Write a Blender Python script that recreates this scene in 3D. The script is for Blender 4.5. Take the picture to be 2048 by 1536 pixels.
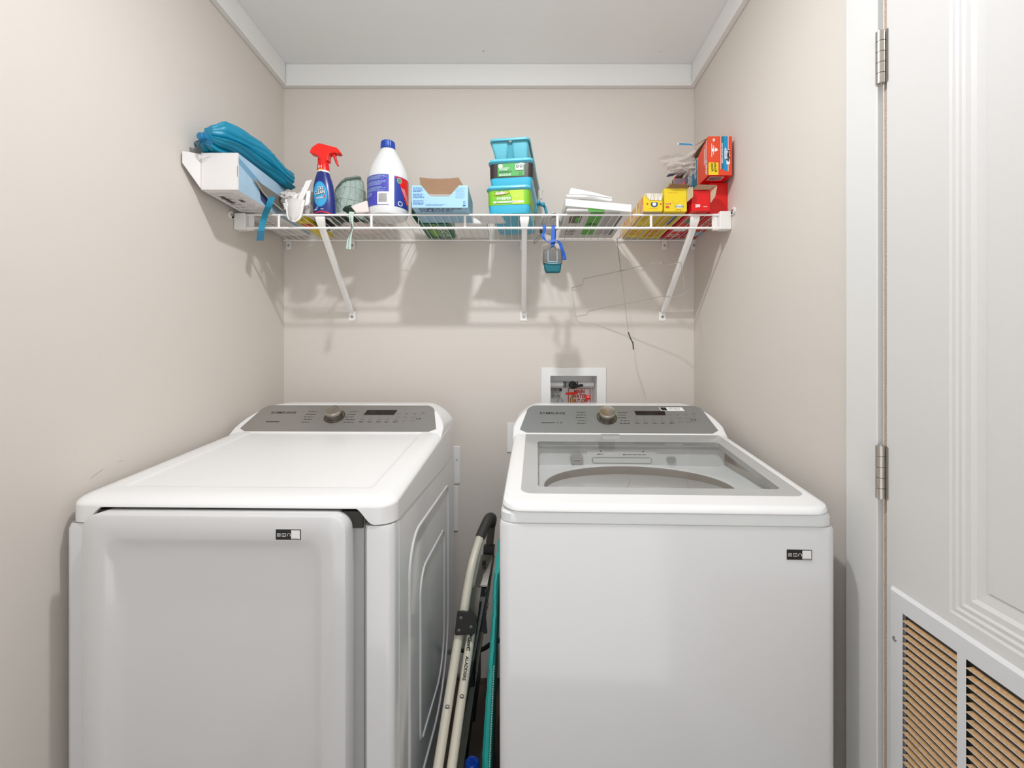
import bpy, bmesh, math, random
from math import sin, cos, pi, radians, sqrt, atan2
from mathutils import Vector, Matrix, noise

# ------------------------------------------------------------------ clear
for o in list(bpy.data.objects): bpy.data.objects.remove(o)
scene = bpy.context.scene
COL = scene.collection
V = Vector

# ------------------------------------------------------------------ camera (frame 2048 x 1536)
CX, CY, F, ZC = 1037.0, 735.0, 910.0, 1.264
cam_d = bpy.data.cameras.new('camera')
cam_d.sensor_width = 36; cam_d.lens = F / 2048 * 36
cam_d.shift_x = -13 / 2048; cam_d.shift_y = -33 / 2048
cam_d.clip_start = 0.02
cam = bpy.data.objects.new('camera', cam_d); COL.objects.link(cam)
cam.location = (0, 0, ZC); cam.rotation_euler = (pi / 2, 0, 0)
scene.camera = cam

# ------------------------------------------------------------------ light
w = bpy.data.worlds.new('world'); scene.world = w; w.use_nodes = True
bg = w.node_tree.nodes['Background']
bg.inputs[0].default_value = (0.97, 0.995, 1.03, 1); bg.inputs[1].default_value = 1.63
ld = bpy.data.lights.new('recessed_ceiling_lamp', 'AREA'); ld.shape = 'DISK'; ld.size = 0.07; ld.energy = 12.8
ld.color = (0.96, 0.985, 1.03)
lo = bpy.data.objects.new('recessed_ceiling_lamp', ld); COL.objects.link(lo); lo.location = (-0.08, 0.755, 2.465)
ld2 = bpy.data.lights.new('added_ceiling_fill', 'POINT'); ld2.energy = 4.4; ld2.shadow_soft_size = 0.04; ld2.color = (0.96, 0.985, 1.03)  # added point light that lifts the ceiling and upper walls, no separate lamp
lo2 = bpy.data.objects.new('added_ceiling_fill', ld2); COL.objects.link(lo2); lo2.location = (-0.08, 0.775, 2.44)
scene.view_settings.view_transform = 'Standard'; scene.view_settings.look = 'None'
scene.view_settings.exposure = 0.0; scene.view_settings.gamma = 1.0
scene.view_settings.use_curve_mapping = False

# ------------------------------------------------------------------ helpers
def P(x, y, d):
    """point at depth d (metres from the lens) that the photograph shows at pixel x, y"""
    return V(((x - CX) * d / F, d, ZC - (y - CY) * d / F))
def lin(c):
    c = c / 255.0
    return c / 12.92 if c <= 0.04045 else ((c + 0.055) / 1.055) ** 2.4
def mat(name, rgb, rough=0.5, metal=0.0, bump=0.0, scale=60.0, var=0.0, coat=0.0, trans=0.0, spec=0.5, aniso=None, bdist=0.001):
    m = bpy.data.materials.new(name); m.use_nodes = True
    nt = m.node_tree; b = nt.nodes['Principled BSDF']
    c = tuple(lin(v) for v in rgb) + (1,)
    b.inputs['Base Color'].default_value = c
    b.inputs['Roughness'].default_value = rough
    b.inputs['Metallic'].default_value = metal
    b.inputs['Specular IOR Level'].default_value = spec
    if coat: b.inputs['Coat Weight'].default_value = coat; b.inputs['Coat Roughness'].default_value = 0.05
    if trans: b.inputs['Transmission Weight'].default_value = trans
    tc = nt.nodes.new('ShaderNodeTexCoord'); n = nt.nodes.new('ShaderNodeTexNoise')
    n.inputs['Scale'].default_value = scale; n.inputs['Detail'].default_value = 4
    src = tc.outputs['Object']
    if aniso:
        mp = nt.nodes.new('ShaderNodeMapping'); mp.inputs['Scale'].default_value = aniso
        nt.links.new(src, mp.inputs[0]); src = mp.outputs[0]
    nt.links.new(src, n.inputs['Vector'])
    if var:
        mx = nt.nodes.new('ShaderNodeMixRGB'); mx.blend_type = 'MIX'
        mx.inputs[1].default_value = tuple(v * (1 - var) for v in c[:3]) + (1,)
        mx.inputs[2].default_value = tuple(min(1, v * (1 + var)) for v in c[:3]) + (1,)
        nt.links.new(n.outputs['Fac'], mx.inputs[0]); nt.links.new(mx.outputs[0], b.inputs['Base Color'])
    if bump:
        bp = nt.nodes.new('ShaderNodeBump'); bp.inputs['Strength'].default_value = bump; bp.inputs['Distance'].default_value = bdist
        nt.links.new(n.outputs['Fac'], bp.inputs['Height']); nt.links.new(bp.outputs[0], b.inputs['Normal'])
    return m
def thin_glass(name, rgb, ior=1.45, tint=0.97, mixmul=1.0):
    m = bpy.data.materials.new(name); m.use_nodes = True; nt = m.node_tree; nt.nodes.clear()
    out = nt.nodes.new('ShaderNodeOutputMaterial'); mx = nt.nodes.new('ShaderNodeMixShader')
    t = nt.nodes.new('ShaderNodeBsdfTransparent'); t.inputs[0].default_value = tuple(lin(v) * tint for v in rgb) + (1,)
    g = nt.nodes.new('ShaderNodeBsdfGlossy'); g.inputs['Roughness'].default_value = 0.02
    f = nt.nodes.new('ShaderNodeFresnel'); f.inputs[0].default_value = ior
    nt.links.new(f.outputs[0], mx.inputs[0]); nt.links.new(t.outputs[0], mx.inputs[1]); nt.links.new(g.outputs[0], mx.inputs[2])
    nt.links.new(mx.outputs[0], out.inputs[0]); return m
def film_mat(name, rgb, alpha):
    m = mat(name, rgb, 0.25, bump=0.5, scale=40)
    m.node_tree.nodes['Principled BSDF'].inputs['Alpha'].default_value = alpha
    return m

M = {}
M['wall'] = mat('wall_paint', (216, 208, 199), 0.65, bump=0.06, scale=220, var=0.012)
M['crown'] = mat('crown_paint', (240, 239, 236), 0.4, bump=0.02, scale=80)
M['ceiling'] = mat('ceiling_paint', (246, 246, 244), 0.8, bump=0.04, scale=120)
M['trim'] = mat('trim_paint', (224, 223, 220), 0.35, bump=0.02, scale=80)
M['door'] = mat('door_paint', (220, 218, 215), 0.4, bump=0.16, scale=90, aniso=(6, 6, 0.35))
M['floor'] = mat('dark_floor', (72, 56, 48), 0.4, var=0.3, scale=14, bump=0.1, aniso=(8, 1, 1))
M['enamel'] = mat('white_enamel', (215, 214, 213), 0.16, coat=0.4, bump=0.01, scale=300)
M['plastic'] = mat('white_plastic', (234, 233, 231), 0.22, bump=0.01, scale=300)
M['deckp'] = mat('grey_white_plastic', (228, 230, 229), 0.3, bump=0.01, scale=200)
M['darkgap'] = mat('dark_gap_shade', (52, 50, 44), 0.7, var=0.1)  # near-black colour standing for the shade in gaps and slots
M['strip'] = mat('grey_recess_plastic', (168, 167, 166), 0.3, var=0.02)
M['silver'] = mat('brushed_silver', (158, 155, 150), 0.34, 0.55, bump=0.03, scale=40, var=0.05, aniso=(2, 60, 60))
M['silver2'] = mat('brushed_grey_silver', (150, 151, 148), 0.34, 0.55, bump=0.03, scale=40, var=0.05, aniso=(2, 60, 60))
M['knobtop'] = mat('spun_metal', (196, 189, 178), 0.22, 0.9, bump=0.05, scale=90, var=0.06)
M['knobside'] = mat('knob_side', (120, 116, 108), 0.25, 0.9, var=0.05)
M['display'] = mat('display_black', (42, 38, 34), 0.15, var=0.1)
M['ink'] = mat('dark_ink', (58, 56, 54), 0.5, var=0.05)
M['inkl'] = mat('soft_ink', (104, 101, 97), 0.5, var=0.05)
M['lidgrey'] = mat('lid_grey_band', (176, 176, 174), 0.12, coat=0.3, var=0.02)
M['glass'] = thin_glass('clear_lid_glass', (250, 250, 249))
M['tubring'] = mat('balance_ring', (136, 128, 120), 0.3, var=0.06, scale=15)
M['steel'] = mat('drum_steel', (196, 190, 182), 0.35, 0.35, var=0.05, scale=30)
M['black'] = mat('black_plastic', (26, 25, 24), 0.45, var=0.1)
M['blackprint'] = mat('black_print', (22, 20, 18), 0.5, var=0.05)
M['white'] = mat('white_print', (240, 238, 235), 0.5, var=0.01)
M['wire'] = mat('white_coated_wire', (243, 240, 236), 0.3, bump=0.01, scale=200)
M['clip'] = mat('shelf_clip_plastic', (236, 233, 228), 0.35, bump=0.01)
M['screw'] = mat('zinc_screw', (176, 174, 170), 0.3, 0.9, var=0.05)
M['hinge'] = mat('satin_nickel', (186, 180, 172), 0.3, 0.85, var=0.05)
M['rawwood'] = mat('raw_wood_edge', (178, 158, 140), 0.8, var=0.9, scale=420, bump=0.4)
M['tan'] = mat('tan_fibre_slat', (192, 154, 110), 0.75, var=0.42, scale=260, bump=0.5)
M['grille'] = mat('grille_enamel', (221, 221, 221), 0.3, bump=0.01)

SHARP = radians(33)
class MB:
    def __init__(s, mtx=None): s.bm = bmesh.new(); s.mats = []; s.X = mtx
    def mi(s, m):
        if m not in s.mats: s.mats.append(m)
        return s.mats.index(m)
    def v(s, p):
        p = V(p); return s.bm.verts.new(s.X @ p if s.X is not None else p)
    def face(s, pts, m):
        try:
            f = s.bm.faces.new([s.v(p) for p in pts]); f.material_index = s.mi(m); return f
        except ValueError: return None
    def fv(s, vs, m):
        try:
            f = s.bm.faces.new(vs); f.material_index = s.mi(m); return f
        except ValueError: return None
    def box(s, lo, hi, m, mats=None):
        """mats: optional dict of face -> material; faces x- x+ y- y+ z- z+"""
        x0, y0, z0 = lo; x1, y1, z1 = hi
        c = [s.v((x, y, z)) for x in (x0, x1) for y in (y0, y1) for z in (z0, z1)]
        mm = mats or {}
        for k, q in (('x-', (0, 1, 3, 2)), ('x+', (4, 6, 7, 5)), ('y-', (0, 4, 5, 1)), ('y+', (2, 3, 7, 6)), ('z-', (0, 2, 6, 4)), ('z+', (1, 5, 7, 3))):
            s.fv([c[i] for i in q], mm.get(k, m))
    def loft(s, rings, m, cap0=False, cap1=False, closed=True, mats=None):
        rv = [[s.v(p) for p in r] for r in rings]; n = len(rv[0])
        for k in range(len(rv) - 1):
            a, b = rv[k], rv[k + 1]; mm = mats[k] if mats else m
            for i in range(n if closed else n - 1):
                j = (i + 1) % n; s.fv([a[i], a[j], b[j], b[i]], mm)
        if cap0: s.fv(list(reversed(rv[0])), mats[0] if mats else m)
        if cap1: s.fv(rv[-1], mats[-1] if mats else m)
        return rv
    def tube(s, pts, r, m, n=8, closed=False):
        pts = [V(p) for p in pts]; k = len(pts)
        rs = r if isinstance(r, (list, tuple)) else [r] * k
        rings = []; up = None
        for i, p in enumerate(pts):
            if closed: t = (pts[(i + 1) % k] - pts[i - 1])
            else: t = pts[min(i + 1, k - 1)] - pts[max(i - 1, 0)]
            t.normalize()
            if up is None:
                up = V((0, 0, 1)) if abs(t.z) < 0.9 else V((1, 0, 0))
            up = (up - t * up.dot(t)).normalized(); sd = t.cross(up)
            rings.append([p + (up * cos(a) + sd * sin(a)) * rs[i] for a in [2 * pi * j / n for j in range(n)]])
        if closed: rings.append(rings[0])
        s.loft(rings, m, not closed, not closed)
    def ribbon(s, pts, wv, t, m):
        """flat strip: wv = half-width vector (or list), t thickness"""
        pts = [V(p) for p in pts]; k = len(pts); ws = wv if isinstance(wv, list) else [V(wv)] * k
        rings = []
        for i, p in enumerate(pts):
            tg = (pts[min(i + 1, k - 1)] - pts[max(i - 1, 0)]).normalized(); W_ = V(ws[i]); nn = tg.cross(W_).normalized() * t / 2
            rings.append([p - W_ - nn, p + W_ - nn, p + W_ + nn, p - W_ + nn])
        s.loft(rings, m, True, True)
    def prism(s, fr, pts, depth, m, mside=None, mback=None):
        a = [s.v(fr(x, y, 0)) for x, y in pts]; b = [s.v(fr(x, y, -depth)) for x, y in pts]; n = len(a)
        s.fv(a, m); s.fv(list(reversed(b)), mback or mside or m)
        for i in range(n):
            j = (i + 1) % n; s.fv([b[i], b[j], a[j], a[i]], mside or m)
    def rect(s, fr, x0, y0, x1, y1, m, l=0.0004, nx=1):
        for i in range(nx):
            a = x0 + (x1 - x0) * i / nx; b = x0 + (x1 - x0) * (i + 1) / nx
            s.face([fr(a, y0, l), fr(b, y0, l), fr(b, y1, l), fr(a, y1, l)], m)
    def poly(s, fr, pts, m, l=0.0004): s.face([fr(x, y, l) for x, y in pts], m)
    def disc(s, fr, x, y, rx, ry, m, l=0.0004, n=20):
        s.face([fr(x + rx * cos(2 * pi * i / n), y + ry * sin(2 * pi * i / n), l) for i in range(n)], m)
    def ring(s, fr, x, y, rx, ry, wd, m, l=0.0004, n=24, a0=0, a1=2 * pi):
        for i in range(n):
            a = a0 + (a1 - a0) * i / n; b = a0 + (a1 - a0) * (i + 1) / n
            s.face([fr(x + rx * cos(a), y + ry * sin(a), l), fr(x + rx * cos(b), y + ry * sin(b), l),
                    fr(x + (rx - wd) * cos(b), y + ry * (1 - wd / rx) * sin(b), l), fr(x + (rx - wd) * cos(a), y + ry * (1 - wd / rx) * sin(a), l)], m)
    def lines(s, fr, x0, y0, x1, y1, n, m, seed=1, l=0.0004, fill=0.45, nx=1, cw=None):
        """rows of tiny print too small to read in the photograph"""
        rnd = random.Random(seed); h = (y1 - y0) / n; cw = cw or abs(h) * 1.6
        for k in range(n):
            y = y1 - h * (k + 0.5); x = x0; end = x0 + (x1 - x0) * rnd.uniform(0.75, 1)
            while x < end:
                ww = cw * rnd.uniform(0.6, 2.2); s.rect(fr, x, y - h * fill / 2, min(x + ww, end), y + h * fill / 2, m, l, nx); x += ww + cw * 0.35
    def text(s, fr, body, x, y, size, m, l=0.0006, bold=0.0, shear=0.0, align='LEFT', sx=1.0, rot=0.0, res=3):
        cu = bpy.data.curves.new('t', 'FONT'); cu.body = body; cu.size = size; cu.align_x = align; cu.align_y = 'BOTTOM_BASELINE'
        cu.offset = bold * size; cu.shear = shear; cu.resolution_u = res; cu.fill_mode = 'FRONT'
        ob = bpy.data.objects.new('t', cu); COL.objects.link(ob)
        dg = bpy.context.evaluated_depsgraph_get()
        me = bpy.data.meshes.new_from_object(ob.evaluated_get(dg))
        c, sn = cos(rot), sin(rot); vs = []
        for vv in me.vertices:
            a, b = vv.co.x * sx, vv.co.y
            vs.append(s.v(fr(x + a * c - b * sn, y + a * sn + b * c, l)))
        for p in me.polygons: s.fv([vs[i] for i in p.vertices], m)
        bpy.data.objects.remove(ob); bpy.data.curves.remove(cu); bpy.data.meshes.remove(me)
    def build(s, name, parent=None, origin=None, sharp=True, bevel=0, seg=2, wn=False, subsurf=0, smooth=True, merge=False):
        bm = s.bm
        if merge: bmesh.ops.remove_doubles(bm, verts=bm.verts, dist=1e-6)
        bm.normal_update()
        for f in bm.faces: f.smooth = smooth
        for e in bm.edges:
            if len(e.link_faces) == 2:
                if sharp and e.calc_face_angle(0) > SHARP and not subsurf: e.smooth = False
        if parent is not None: off = V(parent['_o']) if '_o' in parent else V(parent.location)
        elif origin is not None: off = V(origin)
        else: off = V((0, 0, 0))
        if off.length: bmesh.ops.translate(bm, vec=-off, verts=bm.verts)
        me = bpy.data.meshes.new(name); bm.to_mesh(me); bm.free()
        for m in s.mats: me.materials.append(m)
        o = bpy.data.objects.new(name, me); COL.objects.link(o)
        if parent is not None: o.parent = parent
        else: o.location = off
        o['_o'] = tuple(off)
        if bevel:
            b = o.modifiers.new('bevel', 'BEVEL'); b.width = bevel; b.segments = seg; b.limit_method = 'ANGLE'; b.angle_limit = radians(40); b.harden_normals = False
        if subsurf:
            b = o.modifiers.new('sub', 'SUBSURF'); b.levels = subsurf; b.render_levels = subsurf
        if wn or bevel:
            b = o.modifiers.new('wn', 'WEIGHTED_NORMAL'); b.keep_sharp = True
        return o
def thing(name, loc, label, cat, group=None):
    o = bpy.data.objects.new(name, None); COL.objects.link(o); o.location = loc; o.empty_display_size = 0.05
    o['_o'] = tuple(loc); tag(o, label, cat, group); return o
def tag(o, label, cat, group=None):
    o['label'] = label; o['category'] = cat
    if group: o['group'] = group
    return o
def struct(o, label=None):
    o['kind'] = 'structure'
    if label: o['label'] = label
    return o
def plane(o, u, v):
    o, u, v = V(o), V(u).normalized(), V(v).normalized(); n = u.cross(v)
    return lambda x, y, l=0.0: o + u * x + v * y + n * l
def rr(x0, x1, y0, y1, r, n=6, kf=1):
    """rounded rectangle, counter-clockwise, from the front-left; front edge cut in kf pieces"""
    if not isinstance(r, (tuple, list)): r = (r,) * 4
    c = [(x0 + r[0], y0 + r[0], pi, r[0]), (x1 - r[1], y0 + r[1], 1.5 * pi, r[1]), (x1 - r[2], y1 - r[2], 0, r[2]), (x0 + r[3], y1 - r[3], 0.5 * pi, r[3])]
    out = []
    for k, (cx, cy, a, q) in enumerate(c):
        for i in range(n + 1):
            t = a + 0.5 * pi * i / n; out.append((cx + q * cos(t), cy + q * sin(t)))
        if k == 0 and kf > 1:
            ax, ay = out[-1]; bx = x1 - r[1]
            for i in range(1, kf): out.append((ax + (bx - ax) * i / kf, ay))
    return out
def dens(pts, L=0.02):
    out = []
    for i, p in enumerate(pts):
        q = pts[(i + 1) % len(pts)]; d = sqrt((q[0] - p[0]) ** 2 + (q[1] - p[1]) ** 2); k = max(1, int(d / L))
        out += [(p[0] + (q[0] - p[0]) * j / k, p[1] + (q[1] - p[1]) * j / k) for j in range(k)]
    return out
BASE_OUT = None
def spline(pts, n=8):
    pts = [V(p) for p in pts]; out = []
    for i in range(len(pts) - 1):
        p0 = pts[max(i - 1, 0)]; p1 = pts[i]; p2 = pts[i + 1]; p3 = pts[min(i + 2, len(pts) - 1)]
        for k in range(n):
            t = k / n
            out.append(0.5 * ((2 * p1) + (p2 - p0) * t + (2 * p0 - 5 * p1 + 4 * p2 - p3) * t * t + (3 * p1 - p0 - 3 * p2 + p3) * t ** 3))
    out.append(pts[-1]); return out
def sstep(a, b, x):
    t = max(0, min(1, (x - a) / (b - a))); return t * t * (3 - 2 * t)

# ================================================================== SETTING
XL, XR, YB, ZT = -0.955, 0.715, 1.853, 2.490
YN = -1.0
HX0, HX1, HZ0, HZ1 = 0.130, 0.318, 1.02, 1.229          # recess for the water box
b = MB()
for (x0, x1, z0, z1) in ((XL, HX0, 0, ZT), (HX1, XR, 0, ZT), (HX0, HX1, 0, HZ0), (HX0, HX1, HZ1, ZT)):
    b.face([(x0, YB, z0), (x1, YB, z0), (x1, YB, z1), (x0, YB, z1)], M['wall'])
fr = plane((0, YB, 0), (1, 0, 0), (0, 0, 1))
b.box((XL, YB + 0.12, 0), (XR, YB + 0.14, ZT), M['wall'])
struct(b.build('wall_back', merge=True))
b = MB(); b.box((XL - 0.1, YN, 0), (XL, YB + 0.14, ZT), M['wall'])
frl = plane((XL, 0, 0), (0, 1, 0), (0, 0, 1))            # scuffs on the left wall
for (a, c, wd) in (((181, 957), (206, 938), 0.0006), ((234, 924), (246, 921), 0.0004)):
    def onwall(px, py):
        d = -XL * F / (CX - px); return (d, ZC - (py - CY) * d / F)
    p, q = onwall(*a), onwall(*c)
    b.poly(frl, [(p[0], p[1]), (q[0], q[1]), (q[0], q[1] + wd), (p[0], p[1] + wd)], M['inkl'], 0.0005)
struct(b.build('wall_left'))
CD0, CD1 = 0.887, 0.9725
b = MB(); b.box((XR, CD0 - 0.01, 0), (XR + 0.1, YB + 0.14, ZT), M['wall'])
b.box((XR, 0.09, 2.06), (XR + 0.1, CD0 - 0.01, ZT), M['wall'])
b.box((XR, YN, 0), (XR + 0.1, 0.09, ZT), M['wall'])
struct(b.build('wall_right'))
b = MB(); b.box((XL - 0.1, YN, ZT), (XR + 0.1, YB + 0.14, ZT + 0.1), M['ceiling'])
frc = plane((0, 0, ZT), (1, 0, 0), (0, -1, 0))
for (px, py, r_) in ((967, 102, 0.002), (1321, 103, 0.0015), (1415, 76, 0.0035)):
    d = (ZT - ZC) * F / (CY - py); b.disc(frc, (px - CX) * d / F, -d, r_, r_ * 1.6, M['inkl'], 0.0005, 8)
struct(b.build('ceiling'))
b = MB(); b.box((XL - 0.1, YN, -0.1), (XR + 0.1, YB + 0.14, 0), M['floor']); struct(b.build('floor'))
# flat crown board with a small bead along its lower edge
CZ0 = 2.4025
b = MB()
b.box((XL, YB - 0.016, CZ0), (XR, YB, ZT), M['crown']); b.box((XL, YB - 0.021, CZ0 - 0.002), (XR, YB, CZ0 + 0.008), M['crown'])
struct(b.build('trim_1', bevel=0.002), 'flat white crown board along the back wall')
b = MB()
b.box((XL, YN, CZ0), (XL + 0.016, YB - 0.021, ZT), M['crown']); b.box((XL, YN, CZ0 - 0.002), (XL + 0.021, YB - 0.021, CZ0 + 0.008), M['crown'])
struct(b.build('trim_2', bevel=0.002), 'flat white crown board along the left wall')
b = MB()
b.box((XR - 0.016, YN, CZ0), (XR, YB - 0.021, ZT), M['crown']); b.box((XR - 0.021, YN, CZ0 - 0.002), (XR, YB - 0.021, CZ0 + 0.008), M['crown'])
struct(b.build('trim_3', bevel=0.002), 'flat white crown board along the right wall')
# door casing + jamb
b = MB(); b.box((XR - 0.016, CD0, 0), (XR, CD1, 2.10), M['trim']); b.box((XR - 0.016, 0.0, 2.06), (XR, CD0, 2.12), M['trim'])
struct(b.build('trim_4', bevel=0.002), 'white door casing beside the washer')
b = MB(); b.box((XR - 0.004, 0.868, 0), (XR + 0.1, CD0, 2.06), M['trim'])
b.box((0.7022, 0.8665, 0), (0.706, 0.8735, 2.05), M['rawwood']); struct(b.build('trim_5'), 'door jamb with a rough unpainted edge')

# ---- door, nearly closed, hinged on the jamb
H = V((0.700, 0.866, 0)); E = V((-0.09, -1, 0)).normalized()
dfr = plane(H, E, (0, 0, 1))
b = MB()
def drect(x0, z0, x1, z1, l): return [dfr(x0, z0, l), dfr(x1, z0, l), dfr(x1, z1, l), dfr(x0, z1, l)]
PW = 0.76
px0, px1, pz0, pz1 = 0.140, 0.62, 0.875, 1.92
prof = [(0, 0), (0.004, -0.0018), (0.010, -0.0014), (0.014, -0.0032), (0.020, -0.0027), (0.024, -0.0048), (0.033, -0.0050), (0.039, -0.0085), (0.052, -0.0100), (0.056, -0.0100), (0.0575, -0.0082)]
rings = [drect(0, 0.01, PW, 2.04, -0.035), drect(0, 0.01, PW, 2.04, -0.0015), drect(0.0015, 0.0115, PW - 0.0015, 2.0385, 0)]
rings += [drect(px0 + i, pz0 + i, px1 - i, pz1 - i, l) for i, l in prof]
b.loft(rings, M['door'], True, True)
dr = b.build('door_1', origin=H, smooth=False); struct(dr, 'white moulded panel door with louvred vent, almost closed')
for hz in (1.064, 1.857):                                # hinges
    b = MB(); hc = H + E * -0.006 + V((-0.007, 0, 0))
    zs = [hz - 0.0500, hz - 0.0312, hz - 0.0300, hz - 0.0112, hz - 0.010, hz + 0.0092, hz + 0.0104, hz + 0.0298, hz + 0.0310, hz + 0.050]
    for k in range(0, 10, 2):
        b.tube([V((hc.x, hc.y, zs[k])), V((hc.x, hc.y, zs[k + 1]))], 0.0078, M['hinge'], 14)
    b.tube([V((hc.x, hc.y, hz - 0.052)), V((hc.x, hc.y, hz + 0.052))], 0.0045, M['hinge'], 12)
    b.rect(dfr, 0.001, hz - 0.05, 0.006, hz + 0.05, M['hinge'], 0.0015)
    b.build('door_hinge', dr)
# return-air grille on the door
b = MB(); GZ = 0.8517; GU0, GU1, GZ0 = 0.020, 0.70, 0.28
cols = [(0.050 + 0.128 * k, 0.162 + 0.128 * k) for k in range(5)]
s0, s1 = 0.36, 0.8225
us = [GU0] + [v for c in cols for v in c] + [GU1]
T = 0.006
for i in range(len(us) - 1):
    if i % 2 == 0: b.face([dfr(us[i], GZ0, T), dfr(us[i + 1], GZ0, T), dfr(us[i + 1], GZ, T), dfr(us[i], GZ, T)], M['grille'])
    else:
        b.rect(dfr, us[i], GZ0, us[i + 1], s0, M['grille'], T); b.rect(dfr, us[i], s1, us[i + 1], GZ, M['grille'], T)
o_ = 0.005
for (p, q) in (((GU0, GZ0), (GU1, GZ0)), ((GU1, GZ0), (GU1, GZ)), ((GU1, GZ), (GU0, GZ)), ((GU0, GZ), (GU0, GZ0))):
    def ex(t): return (t[0] + (-o_ if t[0] == GU0 else o_), t[1] + (-o_ if t[1] == GZ0 else o_))
    P_, Q_ = ex(p), ex(q)
    b.face([dfr(P_[0], P_[1], 0.0), dfr(Q_[0], Q_[1], 0.0), dfr(q[0], q[1], T), dfr(p[0], p[1], T)], M['grille'])
gr = b.build('vent_grille', dr, smooth=False); gr['label'] = 'light grey metal return air grille'
b = MB(); b.rect(dfr, cols[0][0], s0, cols[-1][1], s1, M['darkgap'], 0.0006)  # dark sheet painted in as the shadow between the slats
pitch = 0.0133; nsl = int((s1 - s0) / pitch)
for (u0, u1) in cols:
    for k in range(nsl):
        zt_ = s1 - pitch * k
        # a slat: outer edge low, inner edge high; a slanted end on the left like a stamped louvre
        zo, zi = zt_ - pitch + 0.0005, zt_ - 0.0078
        b.face([dfr(u0, zo, T), dfr(u1, zo, T), dfr(u1 - 0.006, zi, 0.001), dfr(u0 + 0.006, zi, 0.001)], M['tan'])
        b.face([dfr(u0, zo - 0.0012, T), dfr(u1, zo - 0.0012, T), dfr(u1, zo, T), dfr(u0, zo, T)], M['grille'])
        b.face([dfr(u0, zo - 0.0012, T), dfr(u0 + 0.006, zi - 0.0012, 0.001), dfr(u1 - 0.006, zi - 0.0012, 0.001), dfr(u1, zo - 0.0012, T)], M['tan'])
        b.face([dfr(u1, zo, T), dfr(u1, zt_ - 0.0012, T), dfr(u1 - 0.006, zi, 0.001)], M['grille'])
sl = b.build('louvre_slats', gr, smooth=False); sl['label'] = 'tan slats in the grille openings'
b = MB(); c_ = dfr(0.031, 0.766, T)
b.loft([[c_ + E * (r * cos(a)) + V((0, 0, 1)) * (r * sin(a)) + (dfr(0, 0, 1) - dfr(0, 0, 0)) * l for a in [2 * pi * i / 12 for i in range(12)]] for r, l in ((0.0045, 0), (0.004, 0.0015), (0.0015, 0.0022))], M['screw'], False, True)
b.build('screw', gr)

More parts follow.
